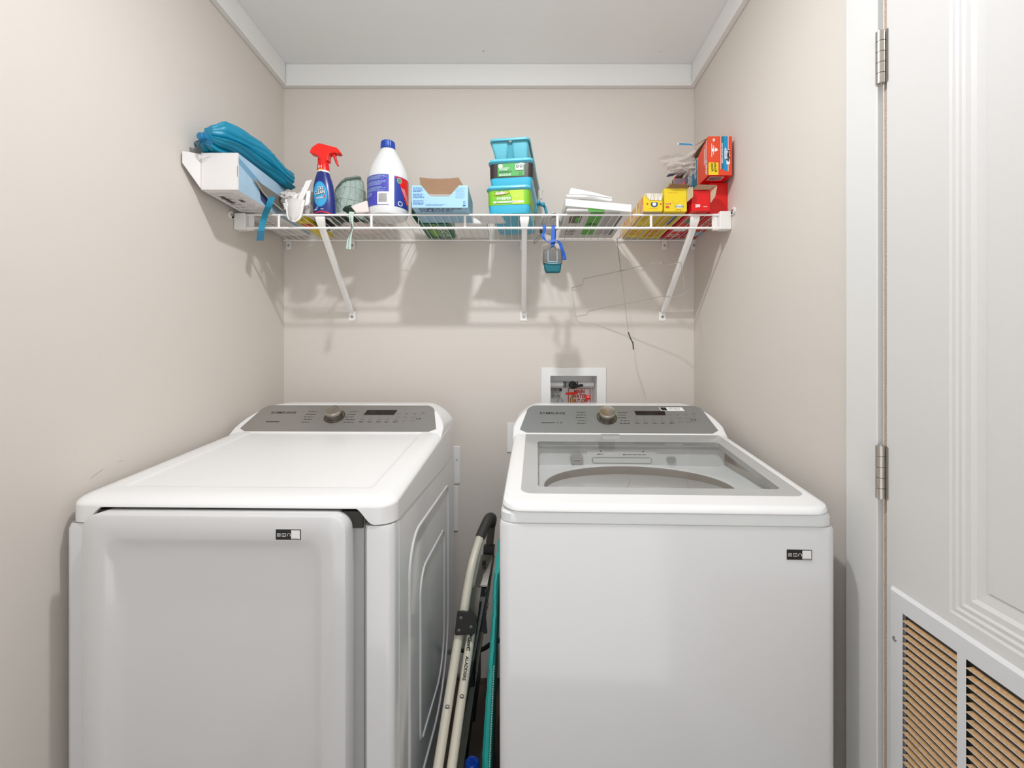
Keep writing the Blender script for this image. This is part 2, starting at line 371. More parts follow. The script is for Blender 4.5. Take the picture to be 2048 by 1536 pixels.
# ================================================================== WASHER and DRYER
def sheet_frame(X, o, u, v):
    f0 = plane(o, u, v); return lambda x, y, l=0.0: f0(x, y, l)
def make_console(X, root, W, name_mat, yc, zc, yt, ztop, is_washer):
    """sloped back console: white moulded body, silver panel, knob, display, print"""
    y_at = lambda z: yc + (z - zc) * (yt - yc) / (ztop - zc)
    b = MB(X); hw = W / 2 - 0.0012
    def outline(ins, r):
        pts = [(-hw + ins, zc - 0.03), (hw - ins, zc - 0.03)]
        for i in range(9):
            a = i / 8 * pi / 2; pts.append((hw - 0.028 - ins - r + r * cos(a) + (0.028 * (1 - sin(a))) * 1.0, ztop - ins - r + r * sin(a)))
        for i in range(9):
            a = pi / 2 + i / 8 * pi / 2; pts.append((-(hw - 0.028 - ins - r) + r * cos(a) - (0.028 * (1 - sin(a))), ztop - ins - r + r * sin(a)))
        return pts
    r = 0.065; rings = []
    for ins, off in ((0.006, -0.001), (0.0015, 0.0015), (0.0, 0.006)):
        rings.append([(x, y_at(z) + off, z) for x, z in outline(ins, r)])
    for ins, yy in ((0.0, 0.735), (0.006, 0.745)):
        rings.append([(x, max(yy, y_at(z) + 0.02), z) for x, z in outline(ins, r)])
    b.loft(rings, M['plastic'], True, True)
    b.box((-hw + 0.001, 0.60, 0.943), (hw - 0.001, 0.745, zc - 0.029), M['plastic'])
    con = b.build('console', root, merge=True, wn=True)
    # silver panel
    n = V((yt - yc, 0, 0)); up = V((0, yt - yc, ztop - zc)); L = up.length; upn = up.normalized()
    org = V((0, yc, zc)) + V((0, -upn.z, upn.y)) * 0.0018
    f0 = plane(org, (1, 0, 0), upn)
    b = MB(X); pw = hw - 0.022; cut = 0.018
    out = [(-pw + cut + 0.004, 0.0), (pw - cut - 0.004, 0.0), (pw, 0.014)]
    R = 0.036; pw2 = pw - 0.020; ht = L - 0.006
    for i in range(9):
        a = i / 8 * pi / 2; out.append((pw2 - R + R * cos(a), ht - R + R * sin(a)))
    for i in range(9):
        a = pi / 2 + i / 8 * pi / 2; out.append((-pw2 + R + R * cos(a), ht - R + R * sin(a)))
    out.append((-pw, 0.014))
    b.prism(f0, out, 0.004, name_mat, M['plastic'])
    f1 = lambda x, y, l=0.0: f0(x, y, l)
    # print
    sh = 0.0
    b.text(f1, 'S\u039bMSUNG', -0.255, ht * 0.66, 0.0145, M['blackprint'], 0.0006, 0.008, 0.0, sx=1.3)
    b.rect(f1, -0.250, ht * 0.335, -0.205, ht * 0.36, M['ink'], 0.0006)
    if is_washer:
        b.disc(f1, -0.196, ht * 0.35, 0.003, 0.002, M['ink'], 0.0006, 8); b.rect(f1, -0.187, ht * 0.32, -0.179, ht * 0.38, M['inkl'], 0.0006)
    rnd = random.Random(4 + is_washer)
    for k in range(5):
        y = ht * (0.72 - 0.10 * k)
        b.lines(f1, -0.128 - 0.003 * (k % 3), y, -0.094, y + 0.004, 1, M['ink'], 10 + k, 0.0006, 0.6, cw=0.006)
        b.lines(f1, 0.012 - 0.003 * (k % 3), y, 0.046, y + 0.004, 1, M['ink'], 30 + k, 0.0006, 0.6, cw=0.006)
    for k in range(5):
        x = 0.060 + 0.028 * k; b.lines(f1, x, ht * 0.33, x + 0.018, ht * 0.37, 1, M['ink'], 40 + k, 0.0006, 0.55, cw=0.006)
        b.lines(f1, x, ht * 0.42, x + 0.014, ht * 0.45, 1, M['inkl'], 50 + k, 0.0006, 0.5, cw=0.004)
        if k < 4: b.rect(f1, x + 0.006, ht * 0.47, x + 0.0066, ht * 0.62, M['inkl'], 0.0006)
    for k in range(3):
        for j in range(3):
            b.lines(f1, 0.176 + 0.026 * j, ht * (0.38 + 0.13 * k), 0.192 + 0.026 * j, ht * (0.41 + 0.13 * k), 1, M['inkl'], 60 + k * 3 + j, 0.0006, 0.55, cw=0.006)
    b.ring(f1, 0.262, ht * 0.69, 0.005, 0.005, 0.0008, M['ink'], 0.0006, 14, radians(120), radians(420))
    b.rect(f1, 0.2616, ht * 0.69, 0.2624, ht * 0.69 + 0.006, M['ink'], 0.0006)
    b.poly(f1, [(0.246, ht * 0.44), (0.252, ht * 0.47), (0.246, ht * 0.50)], M['ink'], 0.0006)
    b.rect(f1, 0.255, ht * 0.44, 0.257, ht * 0.50, M['ink'], 0.0006); b.rect(f1, 0.259, ht * 0.44, 0.261, ht * 0.50, M['ink'], 0.0006)
    if is_washer: b.ring(f1, 0.2535, ht * 0.47, 0.013, 0.010, 0.0006, M['inkl'], 0.0006, 20)
    pan = b.build('control_panel', con); pan['label'] = 'brushed silver control panel'
    b = MB(X); b.prism(lambda x, y, l=0.0: f0(x, y, l + 0.001), [(0.064, ht * 0.62), (0.166, ht * 0.62), (0.172, ht * 0.80), (0.070, ht * 0.80)] if not is_washer else [(0.070, ht * 0.64), (0.168, ht * 0.64), (0.168, ht * 0.79), (0.066, ht * 0.79)], 0.003, M['display'])
    b.text(f0, '0:43' if not is_washer else '', 0.085, ht * 0.66, 0.008, M['inkl'], 0.0014) if False else None
    b.build('display', con)
    # knob
    kc = (-0.030, ht * 0.55)
    b = MB(X)
    b.ring(f1, kc[0], kc[1], 0.0335, 0.0335, 0.004, M['knobside'], 0.0012, 32)
    b.disc(f1, kc[0], kc[1], 0.030, 0.030, M['knobtop'], 0.0008, 28)
    rings = []
    for r_, l in ((0.027, 0.0), (0.0265, 0.018), (0.0262, 0.019), (0.0268, 0.020), (0.0268, 0.0275), (0.0255, 0.0290), (0.024, 0.0285)):
        rings.append([f0(kc[0] + r_ * cos(2 * pi * i / 40), kc[1] + r_ * sin(2 * pi * i / 40), l) for i in range(40)])
    b.loft(rings, None, False, True, mats=[M['knobside'], M['knobside'], M['knobside'], M['knobtop'], M['knobtop'], M['knobtop']])
    b.build('dial_knob', con)
    return con, f0, ht

def sticker(b, f, w_, h_):
    """black guide sticker: three white pictograms and a blank white square"""
    b.prism(lambda x, y, l=0.0: f(x, y, l + 0.0004), [(0, 0), (w_, 0), (w_, h_), (0, h_)], 0.0003, M['blackprint'])
    L = 0.0008; q = h_
    b.rect(f, w_ - q * 0.93, q * 0.08, w_ - q * 0.07, q * 0.93, M['white'], L)
    b.rect(f, w_ - q * 0.86, q * 0.14, w_ - q * 0.2, q * 0.17, M['ink'], L + 0.0003)
    x = q * 0.14; s_ = q * 0.32; y = q * 0.32; t = q * 0.035
    for (a, c, d, e) in ((0, 0, s_, t), (0, s_ - t, s_, s_), (0, 0, t, s_), (s_ - t, 0, s_, s_), (s_ * .2, s_ * .3, s_ * .8, s_ * .4), (s_ * .2, s_ * .55, s_ * .8, s_ * .65)):
        b.rect(f, x + a, y + c, x + d, y + e, M['white'], L)
    x = q * 0.60
    for (a, c, d, e) in ((0, 0, s_ * 1.2, t), (0, s_ - t, s_ * 1.2, s_), (0, 0, t, s_), (s_ * 1.2 - t, 0, s_ * 1.2, s_), (s_ * .6 - t / 2, -t, s_ * .6 + t / 2, s_)):
        b.rect(f, x + a, y + c, x + d, y + e, M['white'], L)
    cx_, cy_ = q * 1.27, y + s_ * 0.45
    b.ring(f, cx_, cy_, s_ * 0.55, s_ * 0.55, t, M['white'], L, 16, radians(0), radians(180))
    b.rect(f, cx_ - s_ * .55, cy_ - s_ * .35, cx_ - s_ * .38, cy_ + t, M['white'], L); b.rect(f, cx_ + s_ * .38, cy_ - s_ * .35, cx_ + s_ * .55, cy_ + t, M['white'], L)

W_ = 0.686
def feet(X, root):
    for sx in (-0.29, 0.29):
        for y in (0.06, 0.68):
            b = MB(X); b.loft([[(sx + r * cos(2 * pi * i / 16), y + r * sin(2 * pi * i / 16), z) for i in range(16)] for r, z in ((0.022, 0), (0.022, 0.012), (0.012, 0.016), (0.012, 0.035))], M['black'], True, True); b.build('foot', root)

# ---------------------------------------------------------------- DRYER
DX = Matrix.Translation((-0.597, 0.933, 0)) @ Matrix.Rotation(radians(-1.4), 4, 'Z')
dry = thing('clothes_dryer', (-0.597, 0.933, 0), 'white clothes dryer with plain closed top and silver console, at left beside the wall', 'dryer', None)
hw = W_ / 2
b = MB(DX)
prof = [(0.004, 0.028), (0.0, 0.034), (0.0, 0.930), (0.003, 0.941)]
# body with a recessed front bay between two rounded corner columns
def dbody(ins, z, rc=0.016):
    x0, x1 = -hw + ins, hw - ins; cw = 0.060; rec = 0.034
    pts = []
    for i in range(9):
        a = pi + i / 8 * pi / 2; pts.append((x0 + rc + rc * cos(a), ins + rc + rc * sin(a), z))
    pts += [(x0 + cw - ins - 0.006, ins, z), (x0 + cw - ins, ins + 0.006, z), (x0 + cw + 0.006, rec, z), (x1 - cw - 0.006, rec, z), (x1 - cw + ins, ins + 0.006, z), (x1 - cw + ins + 0.006, ins, z)]
    for i in range(9):
        a = 1.5 * pi + i / 8 * pi / 2; pts.append((x1 - rc + rc * cos(a), ins + rc + rc * sin(a), z))
    pts += [(x1, 0.74, z), (x0, 0.74, z)]
    return pts
b.loft([dbody(i, z) for i, z in prof], M['enamel'], True, True)
# grey strip facing of the bay
b.rect(plane((hw - 0.066, 0.0335, 0), (-1, 0, 0), (0, 0, 1)), 0, 0.04, 0.0001, 0.05, M['strip'])
cab = b.build('cabinet', dry)
b = MB(DX); b.box((-hw + 0.064, 0.012, 0.06), (hw - 0.064, 0.0345, 0.955), M['strip']); b.build('front_bay', cab)['label'] = 'grey recessed surround behind the door'
# embossed beads on the right side panel
b = MB(DX)
def sidepath(y0, y1, z0, z1, ch, rb):
    pts = []
    for (cy_, cz_, a0, r_) in ((y0 + ch, z1 - ch, pi, ch), (y1 - 0.03, z1 - 0.03, pi / 2, 0.03), (y1 - rb, z0 + rb, 0, rb), (y0 + 0.03, z0 + 0.03, -pi / 2, 0.03)):
        for i in range(9):
            a = a0 - i / 8 * pi / 2; pts.append((hw - 0.0005, cy_ + r_ * cos(a), cz_ + r_ * sin(a)))
    return pts
b.tube(sidepath(0.12, 0.615, 0.22, 0.868, 0.09, 0.22), 0.0048, M['enamel'], 10, True)
b.tube(sidepath(0.225, 0.545, 0.31, 0.745, 0.06, 0.12), 0.0042, M['enamel'], 10, True)
b.build('side_emboss', cab)
# seam line down the side where front frame meets side panel
b = MB(DX); b.box((hw - 0.001, 0.040, 0.035), (hw + 0.0012, 0.0425, 0.938), M['enamel']); b.build('side_seam', cab)
# top cover
zt = lambda y: 0.994 + 0.121 * y
b = MB(DX)
def cover(ins, dz, kind):
    out = []
    r_ = max(0.040 - ins * 0.5, 0.012)
    for x, y in rr(-hw + ins, hw - ins, 0.0 + ins, 0.66 - ins * 0.2, (r_, r_, 0.01, 0.01), 8, 100):
        if kind == 'skirt':
            z = 0.9425
            if y < 0.08: z += 0.034 * sstep(0.302, 0.262, abs(x)) * sstep(0.05, 0.02, y)
            z = min(z, zt(y) - 0.0190)
        else: z = zt(y) + dz
        out.append((x, y, z))
    return out
Rz, Rx = 0.0175, 0.040
rings = [cover(0.006, 0, 'skirt'), cover(0.002, 0, 'skirt'), [(x, y, z + 0.0015) for x, y, z in cover(0.0, 0, 'skirt')]]
for i in range(0, 9):
    a = i / 8 * pi / 2; rings.append(cover(Rx * (1 - cos(a)), -Rz * (1 - sin(a)), 'top'))
rings += [cover(0.062, 0.0, 'top'), cover(0.067, -0.0015, 'top'), cover(0.072, -0.003, 'top'), cover(0.077, -0.003, 'top')]
b.loft(rings, M['plastic'], False, True); b.build('top_cover', dry, wn=True)
b = MB(DX); b.box((-0.278, 0.006, 0.935), (0.278, 0.034, 0.969), M['darkgap']); b.build('gap_shade_strip', cab)  # dark strip painted in as shade of the gap between cover and door
con, f0, ht = make_console(DX, dry, W_, M['silver'], 0.525, 1.0575, 0.640, 1.136, False)
# door
DW = 0.268
b = MB(DX); rings = []
def dring(ins, y, r_):
    return [(x, y, z) for x, z in rr(-DW + ins - 0.011, DW - ins - 0.011, 0.22 + ins, 0.9705 - ins, r_, 8)]
for ins, y, r_ in ((0.004, 0.020, 0.03), (0.0, 0.015, 0.034), (0.0, -0.024, 0.034), (0.002, -0.028, 0.032), (0.006, -0.030, 0.030), (0.046, -0.030, 0.030), (0.051, -0.0285, 0.034), (0.060, -0.0235, 0.040), (0.072, -0.0195, 0.046), (0.09, -0.018, 0.05), (0.12, -0.0175, 0.05)):
    rings.append(dring(ins, y, r_))
b.loft(rings, M['enamel'], True, True); dd = b.build('door', dry)
b = MB(DX); f = plane((0.118, -0.0302, 0.9705 - 0.047), (1, 0, 0), (0, 0, 1)); sticker(b, f, 0.050, 0.0205); b.build('guide_sticker', dd)['label'] = 'small black sticker with white pictograms'
feet(DX, dry)

# ---------------------------------------------------------------- WASHER
WX = Matrix.Translation((0.302, 0.929, 0)) @ Matrix.Rotation(radians(-2.3), 4, 'Z')
wash = thing('washing_machine', (0.301, 0.929, 0), 'white top-loading washing machine with glass lid and silver console, at right', 'washing machine')
b = MB(WX)
b.loft([[(x, y, z) for x, y in rr(-hw + i, hw - i, i, 0.74, (0.024, 0.024, 0.004, 0.004), 8)] for i, z in ((0.004, 0.028), (0, 0.034), (0, 0.936), (0.002, 0.9405), (0.005, 0.9415))], M['enamel'], True, True)
cabw = b.build('cabinet', wash)
b = MB(WX); f = plane((hw - 0.103, -0.0002, 0.876), (1, 0, 0), (0, 0, 1)); sticker(b, f, 0.0495, 0.0205); b.build('guide_sticker', cabw)['label'] = 'small black sticker with white pictograms'
# deck with the tub opening
b = MB(WX)
ec = (0.0, 0.262); ea, eb_ = 0.245, 0.190
def rrw(ins, z):
    pts = rr(-hw + 0.002 + ins, hw - 0.002 - ins, 0.001 + ins, 0.545 - ins, (0.034, 0.034, 0.01, 0.01), 8); out = []
    for i, p in enumerate(pts):
        q = pts[(i + 1) % len(pts)]; k = 24 if i in (8, 17, 26, 35) else 1
        out += [(p[0] + (q[0] - p[0]) * j / k, p[1] + (q[1] - p[1]) * j / k, z) for j in range(k)]
    return out
base = rrw(0.0, 0)
def ell(k, z, dz=0.0):
    out = []
    for x, y, _ in base:
        a = atan2((y - ec[1]) / eb_, (x - ec[0]) / ea); out.append((ec[0] + k * ea * cos(a), ec[1] + k * eb_ * sin(a), z + 0.06 * k * eb_ * sin(a)))
    return out
rings = [rrw(0.003, 0.9405), rrw(0.0, 0.943), rrw(0.0, 0.960), rrw(0.003, 0.9655), rrw(0.012, 0.968), rrw(0.045, 0.9665), rrw(0.055, 0.962),
         ell(1.06, 0.957), ell(1.02, 0.956), ell(1.0, 0.953)]
b.loft(rings, M['deckp']); b.build('top_deck', wash)
b = MB(WX)
rings = [ell(1.0, 0.953), ell(0.985, 0.948), ell(0.955, 0.915), ell(0.95, 0.905), ell(0.90, 0.902), ell(0.90, 0.860), ell(0.94, 0.852), ell(0.95, 0.55), ell(0.8, 0.50), ell(0.1, 0.48)]
b.loft(rings, None, False, True, mats=[M['tubring'], M['tubring'], M['tubring'], M['deckp'], M['tubring'], M['tubring'], M['steel'], M['steel'], M['steel']])
tub = b.build('wash_tub', wash)
b = MB(WX)
for a in (60, 78, 96, 115, 132):
    ca, sa = cos(radians(a)), sin(radians(a))
    b.tube([(ec[0] + 0.935 * ea * ca, ec[1] + 0.935 * eb_ * sa, 0.85), (ec[0] + 0.935 * ea * ca, ec[1] + 0.935 * eb_ * sa, 0.56)], 0.0018, M['inkl'], 6)
b.build('drum_seams', tub)
# back ledge under the glass with the dispenser drawer
b = MB(WX)
b.loft([[(-0.305, y, z), (0.305, y, z)] for y, z in ((0.462, 0.953), (0.4665, 1.014), (0.472, 1.020), (0.510, 1.022), (0.535, 1.030), (0.55, 1.036))], M['deckp'], closed=False)
led = b.build('rear_ledge', wash)
fl = lambda x, y, l=0.0: V((x, 0.4625 + y * 0.08 - l, 0.964 + y))
b = MB(WX); b.prism(lambda x, y, l=0.0: fl(x, y, l + 0.003), [(-0.11, 0.001), (0.10, 0.001), (0.10, 0.049), (-0.11, 0.049)], 0.003, M['deckp'])
f5 = lambda x, y, l=0.0: fl(x, y, l + 0.003)
b.poly(f5, [(-0.092, 0.006), (0.082, 0.006), (0.086, 0.012), (0.086, 0.023), (0.078, 0.026), (-0.088, 0.026), (-0.096, 0.023), (-0.096, 0.012)], M['strip'])
b.poly(f5, [(-0.090, 0.009), (0.080, 0.009), (0.083, 0.013), (0.083, 0.023), (-0.092, 0.023), (-0.092, 0.013)], M['deckp'], 0.0008)
b.lines(f5, -0.080, 0.032, -0.058, 0.037, 1, M['inkl'], 3, 0.0005, 0.6); b.lines(f5, 0.000, 0.032, 0.075, 0.036, 1, M['inkl'], 5, 0.0005, 0.6); b.disc(f5, 0.0, 0.034, 0.002, 0.002, M['ink'], 0.0006, 8)
b.disc(f5, -0.068, 0.043, 0.003, 0.002, M['inkl'], 0.0005, 8); b.disc(f5, 0.060, 0.043, 0.003, 0.002, M['inkl'], 0.0005, 8)
b.build('dispenser_drawer', wash)
b = MB(WX); b.disc(f5, -0.142, 0.020, 0.020, 0.019, M['strip'], 0.0, 24)
b.loft([[f5(-0.142 + r_ * cos(2 * pi * i / 24), 0.020 + r_ * sin(2 * pi * i / 24), l) for i in range(24)] for r_, l in ((0.020, -0.003), (0.0195, 0.003), (0.018, 0.004))], M['strip'], False, True)
b.rect(f5, -0.152, 0.014, -0.132, 0.0155, M['ink'], 0.0045); b.rect(f5, -0.152, 0.018, -0.132, 0.0190, M['white'], 0.0045)
b.build('filter_cap', wash)
b = MB(WX); pts = [(x, y) for x, y in rr(0.130, 0.158, 0.012, 0.028, 0.007, 5)]
b.prism(lambda x, y, l=0.0: f5(x, y, l + 0.002), pts, 0.004, M['strip']); b.build('lock_cap', wash)
# lid
zl = lambda y: 0.981 + 0.127 * y
def lidring(ins, dz, fn=1.0): return [(x, y, zl(y) + dz) for x, y in rr(-0.3385 + ins, 0.3385 - ins, -0.004 + ins * fn, 0.535 - ins * 0.3, (max(0.046 - ins, 0.018), max(0.046 - ins, 0.018), 0.008, 0.008), 8)]
b = MB(WX)
g0 = (-0.300, 0.314, 0.057, 0.532); gi = (-0.262, 0.280, 0.096, 0.455)
def grng(q, dz, r_): return [(x, y, zl(y) + dz) for x, y in rr(q[0], q[1], q[2], q[3], r_, 8)]
rings = [grng(gi, -0.016, 0.012), lidring(0.020, -0.018), lidring(0.006, -0.017), lidring(0.0, -0.0125), lidring(0.0, -0.010), lidring(0.003, -0.004), lidring(0.010, -0.0005), lidring(0.016, 0.0), grng(g0, 0.0, (0.026, 0.026, 0.004, 0.004)), grng(g0, -0.001, (0.026, 0.026, 0.004, 0.004))]
b.loft(rings, M['plastic']); lid = b.build('lid', wash, wn=True)
b = MB(WX)
b.loft([grng(g0, -0.0005, (0.026, 0.026, 0.004, 0.004)), grng(gi, -0.0005, 0.012), grng(gi, -0.016, 0.012)], M['lidgrey']); b.build('glass_border', lid)['label'] = 'grey printed border around the lid glass'
b = MB(WX); b.loft([grng(gi, -0.001, 0.012)], M['glass'], cap1=True); b.build('lid_glass', lid)['label'] = 'clear glass window'
b = MB(WX); pts = rr(-0.060, 0.0, 0.487, 0.531, 0.008, 5)
b.loft([[(x, y, zl(y) - 0.0003) for x, y in pts], [(x, y, zl(y) + 0.002) for x, y in pts], [(x * 0.9 - 0.003, 0.509 + (y - 0.509) * 0.8, zl(0.509 + (y - 0.509) * 0.8) + 0.003) for x, y in pts]], M['lidgrey'], False, True); b.build('lid_handle', lid)
con, f0, ht = make_console(WX, wash, W_, M['silver2'], 0.540, 1.0510, 0.648, 1.135, True)
b = MB(WX); b.prism(lambda x, y, l=0.0: f0(x, y, l + 0.001), [(0.158, ht * 0.80), (0.236, ht * 0.80), (0.230, ht * 0.93), (0.152, ht * 0.93)], 0.0006, M['white'])
b.poly(lambda x, y, l=0.0: f0(x, y, l + 0.001), [(0.160, ht * 0.81), (0.180, ht * 0.81), (0.175, ht * 0.92), (0.155, ht * 0.92)], M['blackprint'], 0.0004)
b.lines(lambda x, y, l=0.0: f0(x, y, l + 0.001), 0.184, ht * 0.82, 0.230, ht * 0.91, 2, M['inkl'], 3, 0.0004, 0.3)
b.build('energy_sticker', con)['label'] = 'white sticker with a black square'
feet(WX, wash)
# ================================================================== WIRE SHELF
SZ, SF, SB = 1.779, 1.537, 1.843            # bar height, front and back bar depth
ZS = SZ + 0.0066                            # what stands on the shelf rests here
shelf = thing('wire_shelf', (0, SB, SZ), 'white ventilated wire shelf spanning the back wall above the appliances', 'shelf')
b = MB(); b.tube([(XL + 0.008, SF, SZ), (XR - 0.008, SF, SZ)], 0.0034, M['wire'], 10); b.build('front_bar', shelf)
b = MB(); b.tube([(XL + 0.010, SF - 0.002, SZ - 0.0445), (XR - 0.010, SF - 0.002, SZ - 0.0445)], 0.0040, M['wire'], 10); b.build('front_bar', shelf)['label'] = 'lower lip bar'
b = MB(); b.tube([(XL + 0.004, SB, SZ), (XR - 0.004, SB, SZ)], 0.0032, M['wire'], 8); b.build('back_bar', shelf)
b = MB(); b.tube([(XL + 0.004, 1.69, SZ), (XR - 0.004, 1.69, SZ)], 0.0018, M['wire'], 6); b.build('middle_bar', shelf)
b = MB(); b.tube([(0, 0, 0), (0, 0, 0.001)], 0.001, M['wire'], 4); b.bm.free()
nw = 62; x0 = XL + 0.022; stp = (XR - XL - 0.044) / (nw - 1)
b = MB(); b.tube([(x0, SF - 0.003, SZ + 0.0022), (x0, SF + 0.02, SZ + 0.0034), (x0, SB + 0.003, SZ + 0.0034)], 0.00125, M['wire'], 6); w0 = b.build('deck_wire', shelf)
for i in range(1, nw):
    c = w0.copy(); c.location.x += stp * i; COL.objects.link(c); c.parent = shelf
b = MB(); px = (558 - CX) * SF / F; b.tube([(px, SF - 0.001, SZ), (px, SF - 0.001, SZ - 0.0445)], 0.0042, M['wire'], 8); p0 = b.build('lip_post', shelf)
for x in (743, 930, 1115, 1302):
    c = p0.copy(); c.location.x += (x - 558) * SF / F; COL.objects.link(c); c.parent = shelf
for X, sg in ((XL, 1), (XR, -1)):            # end brackets
    b = MB(); xa, xb_ = sorted((X + sg * 0.0005, X + sg * 0.040))
    b.box((xa, SF - 0.013, SZ - 0.052), (xb_, SF + 0.014, SZ + (0.010 if sg < 0 else 0.0035)), M['clip'])
    xa, xb_ = sorted((X + sg * 0.040, X + sg * 0.060))
    b.box((xa, SF - 0.006, SZ - 0.052), (xb_, SF + 0.010, SZ - 0.040), M['clip']); b.box((xa, SF + 0.002, SZ - 0.050), (xb_, SF + 0.008, SZ + 0.006), M['clip'])
    e = b.build('end_bracket', shelf, bevel=0.003, seg=3)
    b = MB(); cz = SZ + (0.004 if sg < 0 else -0.010); cy = SF - 0.030
    xa, xb_ = sorted((X + sg * 0.0005, X + sg * 0.006))
    f = lambda u, v, l=0.0: V((X + sg * (0.006 + l), cy + u, cz + v))
    pts = [(0.012 * cos(a), 0.012 * sin(a)) for a in [2 * pi * i / 20 for i in range(20)]]
    b.prism(f, pts, 0.0055, M['clip']); b.box((xa, cy, cz - 0.010), (xb_, SF, cz + 0.006), M['clip']); b.build('screw_tab', e)
    b = MB(); b.prism(lambda u, v, l=0.0: f(u, v, l + 0.002), [(0.005 * cos(a), 0.005 * sin(a)) for a in [2 * pi * i / 12 for i in range(12)]], 0.002, M['screw']); b.build('screw', e)
for px in (579, 706, 1045, 1328, 1386):      # wall clips
    x = (px - CX) / F * YB
    b = MB(); b.box((x - 0.011, YB - 0.008, SZ - 0.036), (x + 0.011, YB - 0.0005, SZ - 0.004), M['clip'])
    b.tube([(x - 0.012, SB, SZ), (x + 0.012, SB, SZ)], 0.0048, M['clip'], 10)
    e = b.build('wall_clip', shelf, bevel=0.002)
    b = MB(); f = plane((x, YB - 0.0085, SZ - 0.020), (1, 0, 0), (0, 0, 1)); b.ring(f, 0, 0, 0.007, 0.007, 0.0018, M['clip'], 0.0008, 14); b.disc(f, 0, 0, 0.0045, 0.0045, M['screw'], 0.0004, 10); b.build('screw', e)
for (xt, xw) in ((-0.672, -0.6765), (0.0203, 0.0212), (0.598, 0.585)):      # diagonal braces
    zt0, zw = SZ - 0.008, 1.476
    b = MB(); A = V((xt, SF + 0.010, zt0 - 0.02)); B = V((xw, YB - 0.012, zw + 0.012)); t = (B - A).normalized(); sd = V((1, 0, 0)); nn = sd.cross(t).normalized()
    h1, h2 = 0.0095, 0.009
    def ring(c, k=1.0, k2=1.0): return [c - sd * h1 * k - nn * h2 * k2, c + sd * h1 * k - nn * h2 * k2, c + sd * h1 * k + nn * h2 * k2, c - sd * h1 * k + nn * h2 * k2]
    b.loft([ring(V((xt, SF + 0.002, SZ - 0.003)), 1.7, 0.35), ring(V((xt, SF + 0.006, zt0 - 0.004)), 1.7, 0.6), ring(A + t * 0.02), ring(B - t * 0.01), ring(B, 0.8, 0.5)], M['wire'], True, True)
    br = b.build('brace', shelf, bevel=0.003, seg=3)
    b = MB(); b.box((xw - 0.014, YB - 0.003, zw - 0.022), (xw + 0.014, YB - 0.0003, zw + 0.016), M['wire']); b.build('foot_plate', br, bevel=0.001)
    b = MB(); f = plane((xw, YB - 0.003, zw - 0.006), (1, 0, 0), (0, 0, 1))
    b.prism(lambda u, v, l=0.0: f(u, v, l + 0.002), [(0.0055 * cos(a), 0.0055 * sin(a)) for a in [2 * pi * i / 12 for i in range(12)]], 0.002, M['screw']); b.disc(f, 0, 0, 0.002, 0.002, M['ink'], 0.0025, 8); b.build('screw', br)

# ================================================================== materials of the shelf things
def C(name, rgb, rough=0.5, **k): M[name] = mat(name, rgb, rough, **k); return M[name]
C('cardw', (231, 227, 224), 0.6, var=0.01); C('cardb', (150, 118, 90), 0.8, var=0.12, scale=90); C('cardt', (196, 176, 148), 0.8, var=0.08)
C('skyprint', (166, 196, 216), 0.45, var=0.25, scale=9); C('lightblue', (156, 196, 220), 0.45, var=0.02); C('navyp', (58, 66, 110), 0.5, var=0.1); C('blueprint', (110, 160, 190), 0.5, var=0.2, scale=14)
C('teal', (8, 134, 166), 0.38, bump=0.3, scale=30, bdist=0.002, var=0.08); C('tealdark', (6, 100, 128), 0.5, var=0.1); C('tealknob', (24, 120, 168), 0.35)
C('board', (116, 112, 104), 0.5, var=0.05); C('boardedge', (176, 168, 150), 0.5)
C('red', (226, 24, 18), 0.35, var=0.03); C('redp', (222, 12, 16), 0.35, var=0.04); C('orange', (226, 72, 34), 0.45, var=0.04); C('bottlered', (240, 34, 24), 0.3)
C('oxiblue', (30, 42, 118), 0.3, var=0.06); C('oxicyan', (60, 168, 214), 0.35, var=0.1); C('oxideep', (24, 90, 168), 0.35, var=0.05); C('yellowp', (240, 196, 40), 0.45)
C('bleach', (224, 224, 222), 0.3); C('bleachlbl', (74, 74, 176), 0.4, var=0.03); C('bleachblu', (34, 60, 150), 0.4); C('capblue', (16, 66, 166), 0.3)
C('sage', (168, 184, 175), 0.9, bump=0.9, scale=110, bdist=0.004, var=0.18); C('seam', (136, 152, 143), 0.9); C('sagelt', (186, 192, 178), 0.9, bump=0.6, scale=150, bdist=0.002, var=0.06); C('sagedk', (110, 124, 114), 0.9, bump=0.6, scale=90, var=0.1)
C('lace', (226, 220, 214), 0.85, bump=1.0, scale=520, bdist=0.002, var=0.22); C('lacew', (240, 236, 232), 0.8, bump=0.5, scale=200, bdist=0.001)
C('pattern', (44, 62, 50), 0.9, var=0.9, scale=55); C('pinkw', (228, 214, 208), 0.8, bump=0.2, scale=30); C('tape', (190, 208, 196), 0.6, var=0.03)
C('greenbox', (24, 110, 78), 0.45, var=0.12); C('greenlt', (120, 170, 60), 0.5, var=0.2)
C('tub', (60, 176, 206), 0.25, spec=0.5); C('tublid', (104, 190, 208), 0.3); C('tubdk', (34, 130, 158), 0.35); C('tray', (98, 184, 200), 0.3); C('tray_shade', (70, 158, 174), 0.35)  # last entry: tray aqua darkened for the shade inside and between compartments
C('lblgreen', (118, 186, 30), 0.4, var=0.05); C('lbllime', (176, 204, 40), 0.4, var=0.05); C('lblblk', (44, 36, 34), 0.4); C('lblgrn2', (58, 158, 62), 0.4, var=0.05)
C('napkin', (240, 238, 234), 0.85, bump=0.4, scale=70, bdist=0.002); C('packw', (206, 204, 200), 0.35, var=0.05, bump=0.3, scale=25); C('packgr', (72, 166, 42), 0.4, var=0.08); C('packbr', (96, 90, 70), 0.5, var=0.3)
